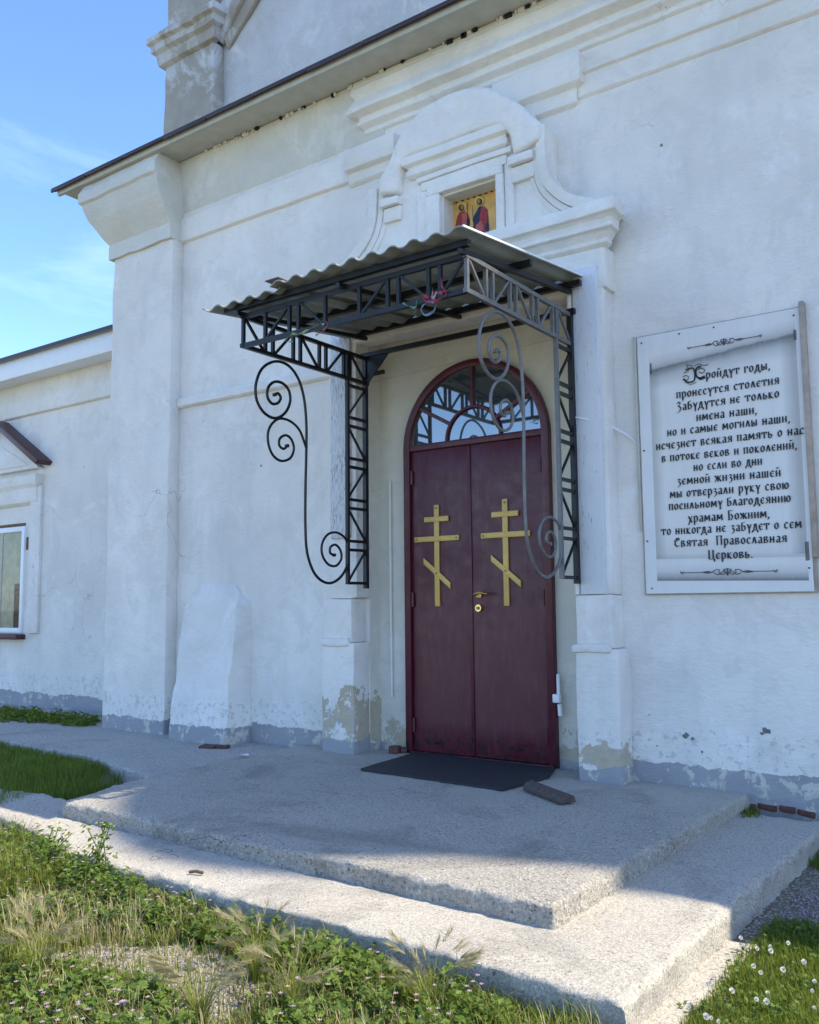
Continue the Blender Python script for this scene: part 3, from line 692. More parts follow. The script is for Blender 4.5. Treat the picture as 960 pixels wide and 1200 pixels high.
for sg in (1, -1):
    prism('gable_capping', [(apx+sg*(hx0-apx), hz0), (apx, apz+.03), (apx, apz-.05), (apx+sg*(hx0-apx-.06), hz0-.045)], WY-.21+.002*sg, WY, M_cop, wing, .004)
bx = (gx+apx)/2
prism('gable_inset', [(gx-.22, zg+.05), (apx, apz-.30), (2*apx-gx+.22, zg+.05)], WY-.092, WY-.07, M_trim, wing, .004)

# ================================================================ CANOPY
can = thing('porch_canopy', 'corrugated grey canopy on lattice steel brackets with spiral scrolls above the door', 'canopy')
XL, XRt, YF, YP = -4.40, -2.60, -1.55, -.44
def rz(y): return 3.215 + (y+1.72)*.115
def sheet(name, x0, x1, y0, y1, dz, mat_under, parent, pitch=.152, ph=0.0):
    nx = int((x1-x0)/.0127); ny = 10; v = []; f = []
    for t in (0, .008):
        for j in range(ny+1):
            y = y0+(y1-y0)*j/ny
            for i in range(nx+1):
                x = x0+(x1-x0)*i/nx; w = math.sin(2*math.pi*(x-ph)/pitch)
                w = math.copysign(abs(w)**.75, w)*(.82+.25*noise.noise(Vector((x*3.1, y*.7, 2))))
                v.append((x, y + .006*noise.noise(Vector((x*4, 0, 3)))*(j == 0), rz(y)+dz+.018*w+t+.005*noise.noise(Vector((x*1.5, y*1.5, 9)))))
    n1 = (nx+1)*(ny+1)
    for j in range(ny):
        for i in range(nx):
            a = j*(nx+1)+i; f.append((a, a+nx+1, a+nx+2, a+1)); a += n1; f.append((a, a+1, a+nx+2, a+nx+1))
    for i in range(nx):
        f.append((i, i+1, n1+i+1, n1+i)); a = ny*(nx+1)+i; f.append((a, n1+a, n1+a+1, a+1))
    for j in range(ny):
        a = j*(nx+1); f.append((a, n1+a, n1+a+nx+1, a+nx+1)); a += nx; f.append((a, a+nx+1, n1+a+nx+1, n1+a))
    return pyd(name, v, f, mat_under, parent, True)
M_sheet = plain('galvanised_sheet', (.33, .345, .29, 1), .6, .1, var=.3, sc=5)
M_sheet2 = plain('galvanised_sheet_left', (.30, .315, .265, 1), .55, .2, var=.35, sc=5)
sh = sheet('roof_sheet', -3.98, -2.51, -1.725, -.18, 0, M_sheet, can)
tag(sh, 'larger right sheet lapped over its neighbour')
sh2 = sheet('roof_sheet', -4.67, -3.93, -1.68, -.18, -.030, M_sheet2, can); tag(sh2, 'left sheet slipped a little lower')
tube('sunlit_edge_bar', [(-2.508, -1.73, rz(-1.73)+.012), (-2.508, -.18, rz(-.18)+.012)], .008, M_pvc, can, 4)  # white bar stands in for the sheet's sunlit right edge
box('red_flashing', -4.05, -3.93, -1.70, -1.60, 3.262, 3.268, M_cop, can, 0)
ZB, ZT = 2.93, 3.135; W = .022
def B(p, q, w=W, parent=can, m=None): return bar('bar', p, q, w, m or M_steel, parent)
def truss_side(X):
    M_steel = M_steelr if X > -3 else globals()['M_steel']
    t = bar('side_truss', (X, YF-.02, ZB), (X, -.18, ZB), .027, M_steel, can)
    bar('top_chord', (X, YF-.02, ZT), (X, -.18, ZT), .027, M_steel, t)
    n = 5; gap = .075; Lp = ((-.20-YF)-(n-1)*gap)/n; y = YF
    for i in range(n):
        B((X, y, ZB), (X, y, ZT), parent=t, m=M_steel); y2 = y+Lp
        a, b = ((ZT, ZB) if i % 2 == 0 else (ZB, ZT))
        B((X, y+.008, a), (X, y2-.008, b), .016, parent=t, m=M_steel)
        B((X, y2, ZB), (X, y2, ZT), parent=t, m=M_steel); y = y2+gap
    return t
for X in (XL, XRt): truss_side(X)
ft = bar('front_truss', (XL, YF, ZB), (XRt, YF, ZB), .03, M_steel, can)
bar('top_chord', (XL, YF, ZT), (XRt, YF, ZT), .03, M_steel, ft)
fx = [-4.19, -3.97, -3.89, -3.66, -3.38, -3.16, -3.08, -2.86, -2.78]
for x in fx: B((x, YF, ZB), (x, YF, ZT), parent=ft)
for a, b, u in ((-4.19, -3.97, 1), (-3.89, -3.66, -1), (-3.38, -3.16, 1), (-3.08, -2.86, -1), (-2.78, -2.60, 1)):
    B((a, YF, ZB if u > 0 else ZT), (b, YF, ZT if u > 0 else ZB), .016, parent=ft)
# purlins under the sheet
for y in (-1.60, -.95, -.24):
    b_ = bar('purlin', (-4.52, y, rz(y)-.045), (-2.50 if y > -1.5 else -2.55, y, rz(y)-.045), .038, M_steel2, can)
for X in (XL, -3.5, XRt): bar('rafter', (X, -1.62, rz(-1.62)-.085), (X, -.2, rz(-.2)-.085), .03, M_steel2, can)
bar('wall_rail', (-4.50, -.205, 2.93), (-2.58, -.205, 3.0+.0), .001, M_steel2, can)
bar('wall_rail', (-4.44, -.215, 3.16), (-2.56, -.215, 3.16), .035, M_steel2, can)
bar('bracket', (-4.40, -.20, 3.00), (-4.30, -.09, 3.04), .03, M_steel2, can)
pyd('gusset', [(-4.40, -.22, 3.15), (-4.16, -.22, 3.15), (-4.40, -.22, 2.90), (-4.40, -.205, 3.15), (-4.16, -.205, 3.15), (-4.40, -.205, 2.90)], [(0, 1, 2), (5, 4, 3), (0, 3, 4, 1), (1, 4, 5, 2), (2, 5, 3, 0)], M_steel2, can)
def post(X):
    p = bar('wall_post', (X, -.215, 1.29), (X, -.215, 3.16), .034, M_steel2, can)
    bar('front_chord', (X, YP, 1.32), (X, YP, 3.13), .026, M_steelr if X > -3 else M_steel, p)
    zs = [1.33]; z = 1.33
    for i in range(5):
        B((X, YP, z), (X, -.22, z), parent=p)
        z2 = z+.255
        B((X, YP if i % 2 else -.22, z2), (X, -.22 if i % 2 else YP, z+.005), .014, parent=p)
        B((X, YP, z2), (X, -.22, z2), parent=p); z = z2+.068
    return p
for X in (XL, XRt): post(X)
# scrolls, traced once on the left bracket's plane and repeated on the right one
def pl(pts): return [tuple(ax(220+x/2, 230+y/2, XL)[1:]) for x, y in pts]
stem = pl([(376, 815), (375, 860), (358, 893), (330, 907), (300, 888), (281, 840), (276, 780), (276, 690), (278, 600), (278, 530), (272, 470), (258, 425), (235, 396), (205, 387), (175, 403), (160, 440), (162, 478), (180, 508), (205, 520), (228, 508), (240, 482), (237, 455), (222, 438), (203, 435), (189, 448), (187, 470), (198, 486), (212, 484), (218, 472), (212, 462), (204, 465)])
sp2 = pl([(278, 590), (262, 548), (238, 526), (212, 522), (192, 542), (188, 572), (198, 604), (218, 620), (240, 614), (249, 592), (243, 570), (230, 560), (216, 568), (215, 584), (225, 592), (233, 585)])
sp3 = pl([(376, 815), (366, 798), (348, 788), (328, 793), (315, 815), (316, 842), (330, 863), (348, 866), (360, 850), (358, 830), (347, 817), (335, 822), (334, 836), (343, 841)])
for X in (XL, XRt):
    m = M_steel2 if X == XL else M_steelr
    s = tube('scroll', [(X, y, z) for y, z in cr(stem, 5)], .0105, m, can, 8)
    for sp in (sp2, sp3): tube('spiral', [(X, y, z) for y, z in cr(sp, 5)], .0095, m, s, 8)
    for i, end in enumerate((stem[-1], sp2[-1], sp3[-1])): tube('scroll_tip', [(X-.012, end[0], end[1]), (X+.012, end[0], end[1])], .013, m, s, 8)

# ================================================================ THINGS ON AND ABOUT THE PORTAL
# icon: two robed saints on gold, flat painting, generic
icon = thing('icon', 'gold icon of two standing robed saints in the niche above the canopy', 'icon')
IY = -.012
M_gold = plain('icon_gold', (.80, .47, .13, 1), .5, var=.3, sc=12); M_gold2 = plain('icon_halo', (.72, .52, .14, 1), .4, var=.1)
M_red = plain('icon_red_robe', (.42, .035, .04, 1), .6, var=.5, sc=20); M_blue = plain('icon_blue_robe', (.018, .022, .07, 1), .6, var=.4, sc=20)
M_rose = plain('icon_rose_fold', (.52, .12, .10, 1), .6, var=.4, sc=24); M_hair = plain('icon_hair', (.03, .018, .012, 1), .7); M_skin = plain('icon_skin', (.36, .18, .08, 1), .6)
box('panel', IX0-.10, IX1+.0, IY, IY+.02, 3.72, IZ1+.002, M_gold, icon, .002)
_k = [0]
def ip(name, pts, m, parent=icon):
    _k[0] += 1; y = IY-.001-.0012*_k[0]
    P = [tuple(ay(500+x/9.6, 200+yy/9.6, IY)) for x, yy in pts]
    return pyd(name, [(p[0], y, p[2]) for p in P], [tuple(range(len(P)))], m, parent)
def disc(name, cx, cy_, r, m, ey=1.0): return ip(name, [(cx+r*math.cos(t*math.pi/10), cy_+r*ey*math.sin(t*math.pi/10)) for t in range(20)], m)
ip('robe', [(370, 470), (430, 455), (470, 490), (490, 560), (485, 700), (490, 820), (330, 820), (325, 620), (345, 520)], M_red)
ip('robe_fold', [(400, 480), (450, 480), (475, 600), (470, 760), (430, 800), (400, 640)], M_rose)
ip('mantle', [(455, 540), (487, 540), (480, 720), (452, 660)], M_blue)
ip('robe', [(590, 410), (640, 400), (690, 440), (700, 560), (710, 700), (715, 900), (520, 900), (530, 600), (520, 545), (560, 470)], M_blue)
ip('robe_fold', [(620, 410), (660, 405), (690, 470), (690, 560), (660, 640), (712, 800), (715, 900), (560, 860), (560, 640), (600, 560)], M_red)
ip('robe_fold', [(560, 620), (620, 560), (640, 600), (640, 860), (600, 880), (556, 840)], M_rose)
disc('halo', 400, 405, 52, M_gold2); disc('hair', 400, 420, 34, M_hair, 1.1); disc('face', 407, 415, 19, M_skin, 1.3)
disc('halo', 600, 345, 52, M_gold2); disc('hair', 605, 355, 34, M_hair, 1.1); disc('face', 598, 352, 19, M_skin, 1.3)
ip('hand', [(520, 400), (532, 395), (540, 520), (525, 540)], M_skin); ip('staff', [(472, 360), (480, 360), (478, 620), (470, 620)], M_hair)
# sheet-metal nails round the icon
for k in range(9):
    t = k/8; p = ay(520+(575-520)*t, 238-(238-221)*t, IY-.02); box('nail_spot', p[0]-.012, p[0]+.012, IY-.004, IY+.001, IZ1-.012, IZ1-.004, M_hair, icon, 0)

# banner board
sign = thing('notice_board', 'white scroll-printed notice board lettered in black on the wall right of the door', 'notice board')
SX0, SX1, SZ0, SZ1 = -2.195, -1.165, 1.218, 2.945; SY = -.03
def mk_poster():
    N = NT('parchment_scroll_print', .45)
    s = N.sep(); u = N.math('DIVIDE', N.math('SUBTRACT', s[0], SX0), SX1-SX0); v = N.math('DIVIDE', N.math('SUBTRACT', s[2], SZ0), SZ1-SZ0)
    vv = N.math('SUBTRACT', v, N.math('MULTIPLY', u, .052))     # the printed scroll runs slightly uphill
    nzz = N.math('MULTIPLY', N.math('SUBTRACT', N.noise(7, 5, .6), .5), .02)
    vn = N.math('ADD', vv, nzz)
    base = N.mix(N.noise(4, 6, .6), (.64, .64, .63, 1), (.74, .735, .72, 1))
    top = N.n('ShaderNodeValToRGB'); e = top.color_ramp.elements
    e[0].position = .0; e[0].color = (1, 1, 1, 1); e[1].position = 1.0; e[1].color = (1, 1, 1, 1)
    for p, c in ((.775, 1), (.825, .70), (.852, .30), (.857, .25), (.862, .60), (.88, .80), (.915, 1)):
        q = e.new(p); q.color = (c, c*.985, c*.96, 1)
    N.l(vn, top.inputs[0])
    inside = N.math('MULTIPLY', N.math('GREATER_THAN', u, .075), N.math('LESS_THAN', u, .975))
    c = N.mix(inside, base, N.mix(1.0, base, top.outputs[0], 'MULTIPLY'))
    # bottom roll
    vb = N.math('ADD', v, N.math('MULTIPLY', u, .012)); bt = N.n('ShaderNodeValToRGB'); e = bt.color_ramp.elements
    e[0].position = 0; e[0].color = (1, 1, 1, 1); e[1].position = 1; e[1].color = (1, 1, 1, 1)
    for p, cc in ((.050, 1), (.0505, .22), (.062, .50), (.085, .85), (.115, 1.0), (.132, .95), (.1325, .72), (.15, .90), (.2, 1)):
        q = e.new(p); q.color = (cc, cc*.985, cc*.96, 1)
    N.l(vb, bt.inputs[0]); c = N.mix(inside, c, N.mix(1.0, c, bt.outputs[0], 'MULTIPLY'))
    # darker printed sheet rim left and right
    wob = N.math('MULTIPLY', N.math('SUBTRACT', N.noise(11, 5, .6), .5), .03)
    un = N.math('ADD', u, wob); crz = N.noise(2.5, 5, .6); base_w = crz; mid = N.math('MULTIPLY', N.math('GREATER_THAN', v, .13), N.math('LESS_THAN', vv, .855))
    for lo, hi in ((.090, .15), (.95, .88)):
        k = N.ramp(un, min(lo, hi), max(lo, hi), *(((.62, .62, .60, 1), (1, 1, 1, 1)) if lo < hi else ((1, 1, 1, 1), (.55, .55, .54, 1))))
        c = N.mix(N.math('MULTIPLY', mid, inside), c, N.mix(.8, c, k, 'MULTIPLY'))
    st = N.noise(5, 5, .6, N.scale(N.P, (9, 9, .6))); c = N.mix(N.math('MULTIPLY', N.ramp(st, .5, .8), .22), c, (.50, .50, .47, 1))
    # dark end caps of the rolled print
    for (ua, ub, va, vb2) in ((.078, .092, .842, .885), (.962, .98, .835, .872), (.962, .985, .055, .12)):
        k = N.math('MULTIPLY', N.math('MULTIPLY', N.math('GREATER_THAN', u, ua), N.math('LESS_THAN', u, ub)), N.math('MULTIPLY', N.math('GREATER_THAN', vv, va), N.math('LESS_THAN', vv, vb2)))
        c = N.mix(N.math('MULTIPLY', k, .85), c, (.06, .055, .055, 1))
    N.col(c); N.bump(N.noise(6, 3), .15, .02); return N.m
box('board', SX0-.012, SX1+.02, SY+.006, .0, SZ0-.008, SZ1+.008, M_brown, sign, .004)
bm = bmesh.new(); nx_, nz_ = 24, 40
gv = [[bm.verts.new((SX0+(SX1-SX0)*i/nx_, SY+.004*noise.noise(Vector((i*.3, j*.3, 1))) - (.006*noise.noise(Vector((i*.9, j*.5, 5))) if i in (0, nx_) else 0), SZ0+(SZ1-SZ0)*j/nz_)) for i in range(nx_+1)] for j in range(nz_+1)]
for j in range(nz_):
    for i in range(nx_): bm.faces.new((gv[j][i], gv[j][i+1], gv[j+1][i+1], gv[j+1][i]))
link('printed_sheet', bm, mk_poster(), sign, True)
box('side_batten', SX0-.03, SX0-.010, SY-.004, .0, SZ0+.42, SZ1+.012, M_soff, sign, .004)
b_ = box('side_batten', SX1+.004, SX1+.035, -.06, .0, SZ0+.20, SZ1+.03, M_brown, sign, .004)
for u, v in ((.03, .975), (.28, .985), (.5, .985), (.97, .975), (.02, .2), (.02, .55), (.04, .02), (.97, .55), (.98, .08)):
    x, z = SX0+(SX1-SX0)*u, SZ0+(SZ1-SZ0)*v; tube('nail', [(x, SY-.006, z), (x, SY+.01, z)], .0055, M_steel2, sign, 6)
# lettering: broad-nib strokes per letter
G = {
 'о': (.78, [[(.14, .25), (.14, .75), (.39, 1), (.64, .75), (.64, .25), (.39, 0), (.14, .25)]]),
 'а': (.76, [[(.16, .82), (.36, 1), (.58, .85), (.58, .1), (.70, 0)], [(.58, .55), (.22, .45), (.13, .2), (.3, 0), (.58, .2)]]),
 'п': (.84, [[(.16, 0), (.16, 1)], [(.02, .97), (.8, .97)], [(.66, 1), (.66, 0)]]),
 'н': (.84, [[(.16, 0), (.16, 1)], [(.16, .62), (.66, .40)], [(.66, 1), (.66, 0)]]),
 'и': (.84, [[(.16, 0), (.16, 1)], [(.16, .38), (.66, .62)], [(.66, 1), (.66, 0)]]),
 'й': (.84, [[(.16, 0), (.16, 1)], [(.16, .38), (.66, .62)], [(.66, 1), (.66, 0)], [(.22, 1.42), (.41, 1.26), (.62, 1.42)]]),
 'р': (.80, [[(.16, 1), (.16, -.5)], [(.16, .85), (.42, 1), (.66, .75), (.66, .25), (.42, 0), (.16, .12)]]),
 'с': (.72, [[(.62, .78), (.40, 1), (.15, .75), (.15, .25), (.40, 0), (.64, .18)]]),
 'т': (.86, [[(.06, .72), (.06, .98), (.80, .98), (.80, .72)], [(.43, 1), (.43, 0)]]),
 'у': (.78, [[(.04, .98), (.20, .95), (.40, .3), (.40, -.45)], [(.74, 1), (.62, .75), (.40, .2)]]),
 'е': (.72, [[(.62, .80), (.40, 1), (.15, .75), (.15, .25), (.40, 0), (.64, .18)], [(.15, .52), (.56, .52)]]),
 'б': (.80, [[(.68, 1.42), (.5, 1.3), (.16, 1.3), (.16, .1)], [(.16, .72), (.45, .85), (.66, .6), (.66, .22), (.42, 0), (.16, .1)]]),
 'в': (.80, [[(.16, 1), (.16, 0)], [(.16, .95), (.48, 1), (.58, .78), (.40, .55), (.66, .35), (.60, .08), (.16, 0)]]),
 'г': (.66, [[(.16, 0), (.16, 1)], [(.02, .98), (.60, .98), (.60, .70)]]),
 'д': (.88, [[(.02, -.35), (.04, 0), (.84, 0), (.86, -.35)], [(.20, 0), (.34, .6), (.38, 1.02), (.62, 1.0), (.66, 0)]]),
 'ж': (1.10, [[(.54, 1), (.54, 0)], [(.08, 1), (.38, .52), (.06, 0)], [(1.0, 1), (.70, .52), (1.02, 0)], [(.36, .52), (.72, .52)]]),
 'з': (.70, [[(.10, .82), (.34, 1), (.56, .80), (.30, .56), (.60, .30), (.48, -.15), (.12, -.38)]]),
 'к': (.80, [[(.16, 1), (.16, 0)], [(.70, 1), (.52, .9), (.22, .52), (.50, .10), (.74, 0)]]),
 'л': (.80, [[(.02, .02), (.16, .10), (.36, 1.0), (.44, 1.0), (.66, 0)]]),
 'м': (1.04, [[(.12, 0), (.18, 1), (.50, .25), (.84, 1), (.90, 0)]]),
 'х': (.80, [[(.08, 1), (.66, -.05)], [(.70, 1), (.40, .5), (.08, -.45)]]),
 'ц': (.88, [[(.16, 1), (.16, .02), (.80, .02), (.82, -.38)], [(.62, 1), (.62, 0)]]),
 'ч': (.78, [[(.14, 1), (.16, .6), (.34, .45), (.60, .52)], [(.60, 1), (.60, 0)]]),
 'ш': (1.14, [[(.16, 1), (.16, 0)], [(.55, 1), (.55, 0)], [(.94, 1), (.94, 0)], [(.16, .03), (.94, .03)]]),
 'ь': (.74, [[(.16, 1), (.16, .02)], [(.16, .55), (.46, .58), (.62, .32), (.46, 0), (.16, .02)]]),
 'ы': (1.02, [[(.16, 1), (.16, .02)], [(.16, .55), (.42, .58), (.54, .32), (.42, 0), (.16, .02)], [(.84, 1), (.84, 0)]]),
 'ю': (1.12, [[(.16, 1), (.16, 0)], [(.16, .52), (.46, .52)], [(.46, .25), (.46, .75), (.70, 1), (.94, .75), (.94, .25), (.70, 0), (.46, .25)]]),
 'я': (.82, [[(.66, 1), (.66, 0)], [(.66, .98), (.34, 1), (.18, .75), (.34, .5), (.66, .5)], [(.42, .5), (.10, 0)]]),
 ',': (.36, [[(.14, .10), (.16, -.05), (.06, -.3)]]), '.': (.36, [[(.10, .03), (.26, .03)], [(.10, .10), (.26, .10)]]), ' ': (.50, []),
 'З': (.95, [[(.10, 1.25), (.42, 1.5), (.74, 1.2), (.36, .85), (.80, .45), (.62, -.1), (.10, -.35)]]),
 'Б': (1.0, [[(.86, 1.48), (.10, 1.48)], [(.24, 1.5), (.24, 0)], [(.24, .8), (.62, .85), (.84, .5), (.62, .0), (.10, .0)]]),
 'С': (1.0, [[(.88, 1.1), (.80, 1.4), (.50, 1.5), (.16, 1.1), (.16, .4), (.50, 0), (.88, .25)], [(.50, 1.5), (.50, .9)]]),
 'П': (1.1, [[(.18, 0), (.18, 1.5)], [(.02, 1.48), (1.05, 1.48)], [(.86, 1.5), (.86, 0)]]),
 'Ц': (1.1, [[(.18, 1.5), (.18, .02), (.98, .02), (1.0, -.4)], [(.82, 1.5), (.82, 0)]]),
}
def glyphs(name, s, x0, x1, zbase, xh, mat, y, nib=(.118, .048)):
    tot = sum(G[c][0]+.12 for c in s)-.12; sx = (x1-x0)/tot; v = []; f = []; cx = 0
    for c in s:
        w, st = G[c]
        for li in st:
            for (ax_, az_), (bx_, bz_) in zip(li[:-1], li[1:]):
                k = len(v); nx, nz = nib
                for px, pz, q in ((ax_, az_, -1), (ax_, az_, 1), (bx_, bz_, 1), (bx_, bz_, -1)):
                    v.append((x0+(cx+px+q*nx)*sx, y, zbase+(pz+q*nz)*xh))
                # parallelogram swept by the nib plus a small body so thin diagonals stay visible
                f.append((k, k+1, k+2, k+3))
                L = math.hypot(bx_-ax_, bz_-az_) or 1; px_, pz_ = -(bz_-az_)/L*.045, (bx_-ax_)/L*.045; k = len(v)
                for qx, qz in ((ax_-px_, az_-pz_), (ax_+px_, az_+pz_), (bx_+px_, bz_+pz_), (bx_-px_, bz_-pz_)):
                    v.append((x0+(cx+qx)*sx, y-.0002, zbase+qz*xh))
                f.append((k, k+1, k+2, k+3))
        cx += w+.12
    return tag(pyd(name, v, f, mat, sign), kind='stuff')
YT = SY-.0065
lines = [('ройдут годы,', 392, 350, 625, 315), ('пронесутся столетия', 285, 418, 657, 372), ('Забудутся не только', 285, 465, 657, 418), ('имена наши,', 357, 500, 578, 478),
 ('но и самые могилы наши,', 252, 558, 697, 505), ('исчезнет всякая память о нас', 212, 607, 747, 550), ('в потоке веков и поколений,', 232, 650, 722, 603), ('но если во дни', 347, 683, 596, 660),
 ('земной жизни нашей', 288, 735, 663, 700), ('мы отверзали руку свою', 262, 782, 693, 745), ('посильному благодеянию', 258, 825, 700, 793), ('храмам Божиим,', 328, 870, 623, 848),
 ('то никогда не забудет о сем', 231, 915, 738, 887), ('Святая  Православная', 278, 958, 685, 938), ('Церковь.', 400, 1002, 562, 995)]
sc_ = .325
for t, a, b, c, d in lines:
    p = ay(700+a*sc_, 330+b*sc_, YT); q = ay(700+c*sc_, 330+d*sc_, YT)
    glyphs('lettering', t, p[0], q[0], (p[2]+q[2])/2, .039, M_ink, YT)
def stroke(name, pts, w, mat, y=YT):
    P = [np.array(p) for p in pts]; v = []; f = []
    for i, p in enumerate(P):
        t = P[min(i+1, len(P)-1)]-P[max(i-1, 0)]; L = np.hypot(*t) or 1; n = np.array([-t[1], t[0]])/L*w/2
        v += [(p[0]+n[0], y, p[1]+n[1]), (p[0]-n[0], y, p[1]-n[1])]
    for i in range(len(P)-1): f.append((2*i, 2*i+1, 2*i+3, 2*i+2))
    return pyd(name, v, f, mat, sign)
def SP(pts): return [tuple(ay(700+a*sc_, 330+b*sc_, YT)[[0, 2]]) for a, b in pts]
# big initial made of pen flourishes
for pts, w in (([(318, 318), (345, 312), (352, 335), (348, 358), (325, 362), (312, 350)], .010), ([(375, 305), (358, 312), (356, 335), (368, 348), (388, 340)], .012), ([(366, 345), (372, 352), (390, 345)], .010),
               ([(312, 330), (330, 318), (322, 300), (345, 305)], .005), ([(308, 345), (318, 338), (330, 345), (320, 358), (308, 352)], .005), ([(350, 305), (365, 297), (385, 302), (400, 298)], .005), ([(360, 318), (375, 312), (388, 320), (378, 330), (366, 325)], .006), ([(316, 362), (338, 370), (358, 362)], .004)):
    stroke('initial_letter', cr(SP(pts), 4), w, M_ink if w > .006 else M_ink2)
def ornament(x0, z0, x1, z1):
    cx, cz = (x0+x1)/2, (z0+z1)/2; dx, dz = x1-x0, z1-z0
    def T(u, w): return (cx+dx*u, cz+dz*u+w)
    for s in (-1, 1):
        stroke('ornament', [T(s*.5, 0), T(s*.15, 0)], .004, M_ink2); stroke('ornament', [T(s*.5, .010), T(s*.485, -.008), T(s*.46, .006)], .005, M_ink2)
        stroke('ornament', [T(s*.26, .0), T(s*.20, .006), T(s*.15, 0), T(s*.20, -.006), T(s*.26, 0)], .005, M_ink2)
        stroke('ornament', cr([T(s*.16, 0), T(s*.12, .014), T(s*.08, .012), T(s*.09, -.002), T(s*.05, -.016), T(s*.02, 0), T(s*.04, .014), T(s*.0, .02)], 4), .005, M_ink2)
        stroke('ornament', cr([T(s*.14, -.004), T(s*.10, -.016), T(s*.07, -.006), T(s*.03, .006), T(0, -.02)], 4), .005, M_ink2)
    stroke('ornament', [T(0, .022), T(0, -.022)], .008, M_ink2)
p, q = ay(700+325*sc_, 330+240*sc_, YT), ay(700+593*sc_, 330+194*sc_, YT); ornament(p[0], p[2], q[0], q[2])
p, q = ay(700+300*sc_, 330+1050*sc_, YT), ay(700+650*sc_, 330+1043*sc_, YT); ornament(p[0], p[2], q[0], q[2])
# cable from the canopy post to the notice board
cb = tube('cable', cr([(XRt, -.20, ay(664, 490, -.2)[2]), tuple(ay(690, 492, -.19)), tuple(ay(712, 498, -.10)), tuple(ay(735, 510, -.02)), tuple(ay(749, 522, -.012))], 6), .0065, M_pvc, None, 6)
tag(cb, 'thin pale cable sagging from the canopy post to the notice board', 'cable')
# ribbons tied to the front truss
def ribbon(pts, col, w, label, Y=YF-.02):
    P = cr([tuple(ay(x, y, Y - .012*math.sin(i*1.7))) for i, (x, y) in enumerate(pts)], 5); v = []; f = []
    for i, p in enumerate(P):
        p = Vector(p); tw = i*.35; o_ = Vector((0, math.sin(tw)*w*.5, math.cos(tw)*w*.5)); v += [p+o_, p-o_]
    for i in range(len(P)-1): f.append((2*i, 2*i+1, 2*i+3, 2*i+2))
    o = pyd('ribbon', v, f, mk_leaf('ribbon_cloth_%d' % len(bpy.data.materials), col, tuple(c*.8 for c in col[:3])+(1,), .3), None)
    md = o.modifiers.new('thick', 'SOLIDIFY'); md.thickness = .0015
    return tag(o, label, 'ribbon', 'faded ribbons tied to the canopy front')
ribbon([(517, 327), (519, 338), (523, 345), (512, 352), (500, 353), (496, 347), (505, 349), (515, 344), (524, 340)], (.55, .10, .16, 1), .022, 'crimson pink ribbon knotted near the right end of the truss')
ribbon([(507, 338), (507, 350), (512, 342)], (.75, .55, .58, 1), .016, 'short pale ribbon end standing above the crimson knot')
ribbon([(511, 356), (508, 365), (498, 369), (494, 362), (498, 356), (508, 354)], (.22, .38, .55, 1), .014, 'light blue ribbon loop hanging below the crimson knot')
ribbon([(472, 355), (480, 359), (487, 360), (489, 352), (486, 367)], (.20, .42, .32, 1), .014, 'green ribbon left of the crimson knot')
ribbon([(342, 391), (352, 391), (360, 387), (375, 381), (380, 380)], (.50, .55, .25, 1), .016, 'yellow green ribbon wound along the lower bar')
ribbon([(336, 397), (341, 392), (343, 400), (334, 399)], (.14, .34, .24, 1), .014, 'dark green ribbon knot at the left of the yellow green one')
ribbon([(370, 393), (378, 388), (384, 380), (381, 375)], (.45, .16, .22, 1), .013, 'dull pink ribbon hanging at the right of the yellow green one')

# mat, wood block, twig, paper
mt = [tuple(az(x, y, .004)[:2]) for x, y in ((423, 903), (487, 883), (651, 902), (644, 912), (590, 927))]
bm = bmesh.new(); a = [bm.verts.new((x, y, .018)) for x, y in mt]; b2 = [bm.verts.new((x, y, .004)) for x, y in mt]; bm.faces.new(a); bm.faces.new(b2[::-1])
for i in range(5): bm.faces.new((a[i], b2[i], b2[(i+1) % 5], a[(i+1) % 5]))
bmesh.ops.recalc_face_normals(bm, faces=bm.faces); cut(bm, .06)
for v in bm.verts: v.co.z += .004*noise.noise(v.co*4)
bmesh.ops.triangulate(bm, faces=[f for f in bm.faces if len(f.verts) > 4])
tag(link('doormat', bm, M_mat, None, True), 'large black rubber doormat lying askew before the maroon door', 'doormat')
def woodblock():
    p = Vector(az(622, 921, .03)); q = Vector(az(666, 937, .03)); d = (q-p); d.z = 0; L = d.length; d.normalize(); s_ = Vector((-d.y, d.x, 0))
    bm = bmesh.new(); ends = []
    for t in (0, .33, .66, 1):
        ringv = []
        for u_, z in ((-.055, .008), (-.06, .030), (-.035, .058), (.01, .066), (.045, .05), (.055, .012)):
            c = p+d*(L*t)+s_*u_; j = noise.noise_vector(c*9)*.005; ringv.append(bm.verts.new((c.x+j.x, c.y+j.y, z*(1-.12*t)+j.z)))
        ends.append(ringv)
    for r0, r1 in zip(ends[:-1], ends[1:]):
        for k in range(6): bm.faces.new((r0[k], r0[(k+1) % 6], r1[(k+1) % 6], r1[k]))
    bm.faces.new(ends[0]); bm.faces.new(ends[-1]); bmesh.ops.recalc_face_normals(bm, faces=bm.faces)
    bmesh.ops.bevel(bm, geom=bm.edges[:], offset=.003, segments=1, affect='EDGES')
    return link('wooden_block', bm, M_wood, None, False)
tag(woodblock(), 'small grey split wood block lying beside the doormat corner', 'wood block')
p = az(222, 1022, -.08); q = az(238, 1023, -.08)
tag(tube('twig', [(p[0], p[1], -.080), ((p[0]+q[0])/2, (p[1]+q[1])/2, -.074), (q[0], q[1], -.080)], .008, M_wood, None, 6), 'short brown twig lying on the lower step', 'twig')
p = az(285, 887, 0.0)
bm = bmesh.new(); vs = [bm.verts.new((p[0]+x, p[1]+y, .012+z)) for x, y, z in ((-.06, -.02, 0), (.0, -.035, .012), (.06, .0, 0), (.03, .03, .014), (-.04, .03, .0))]; bm.faces.new(vs); 
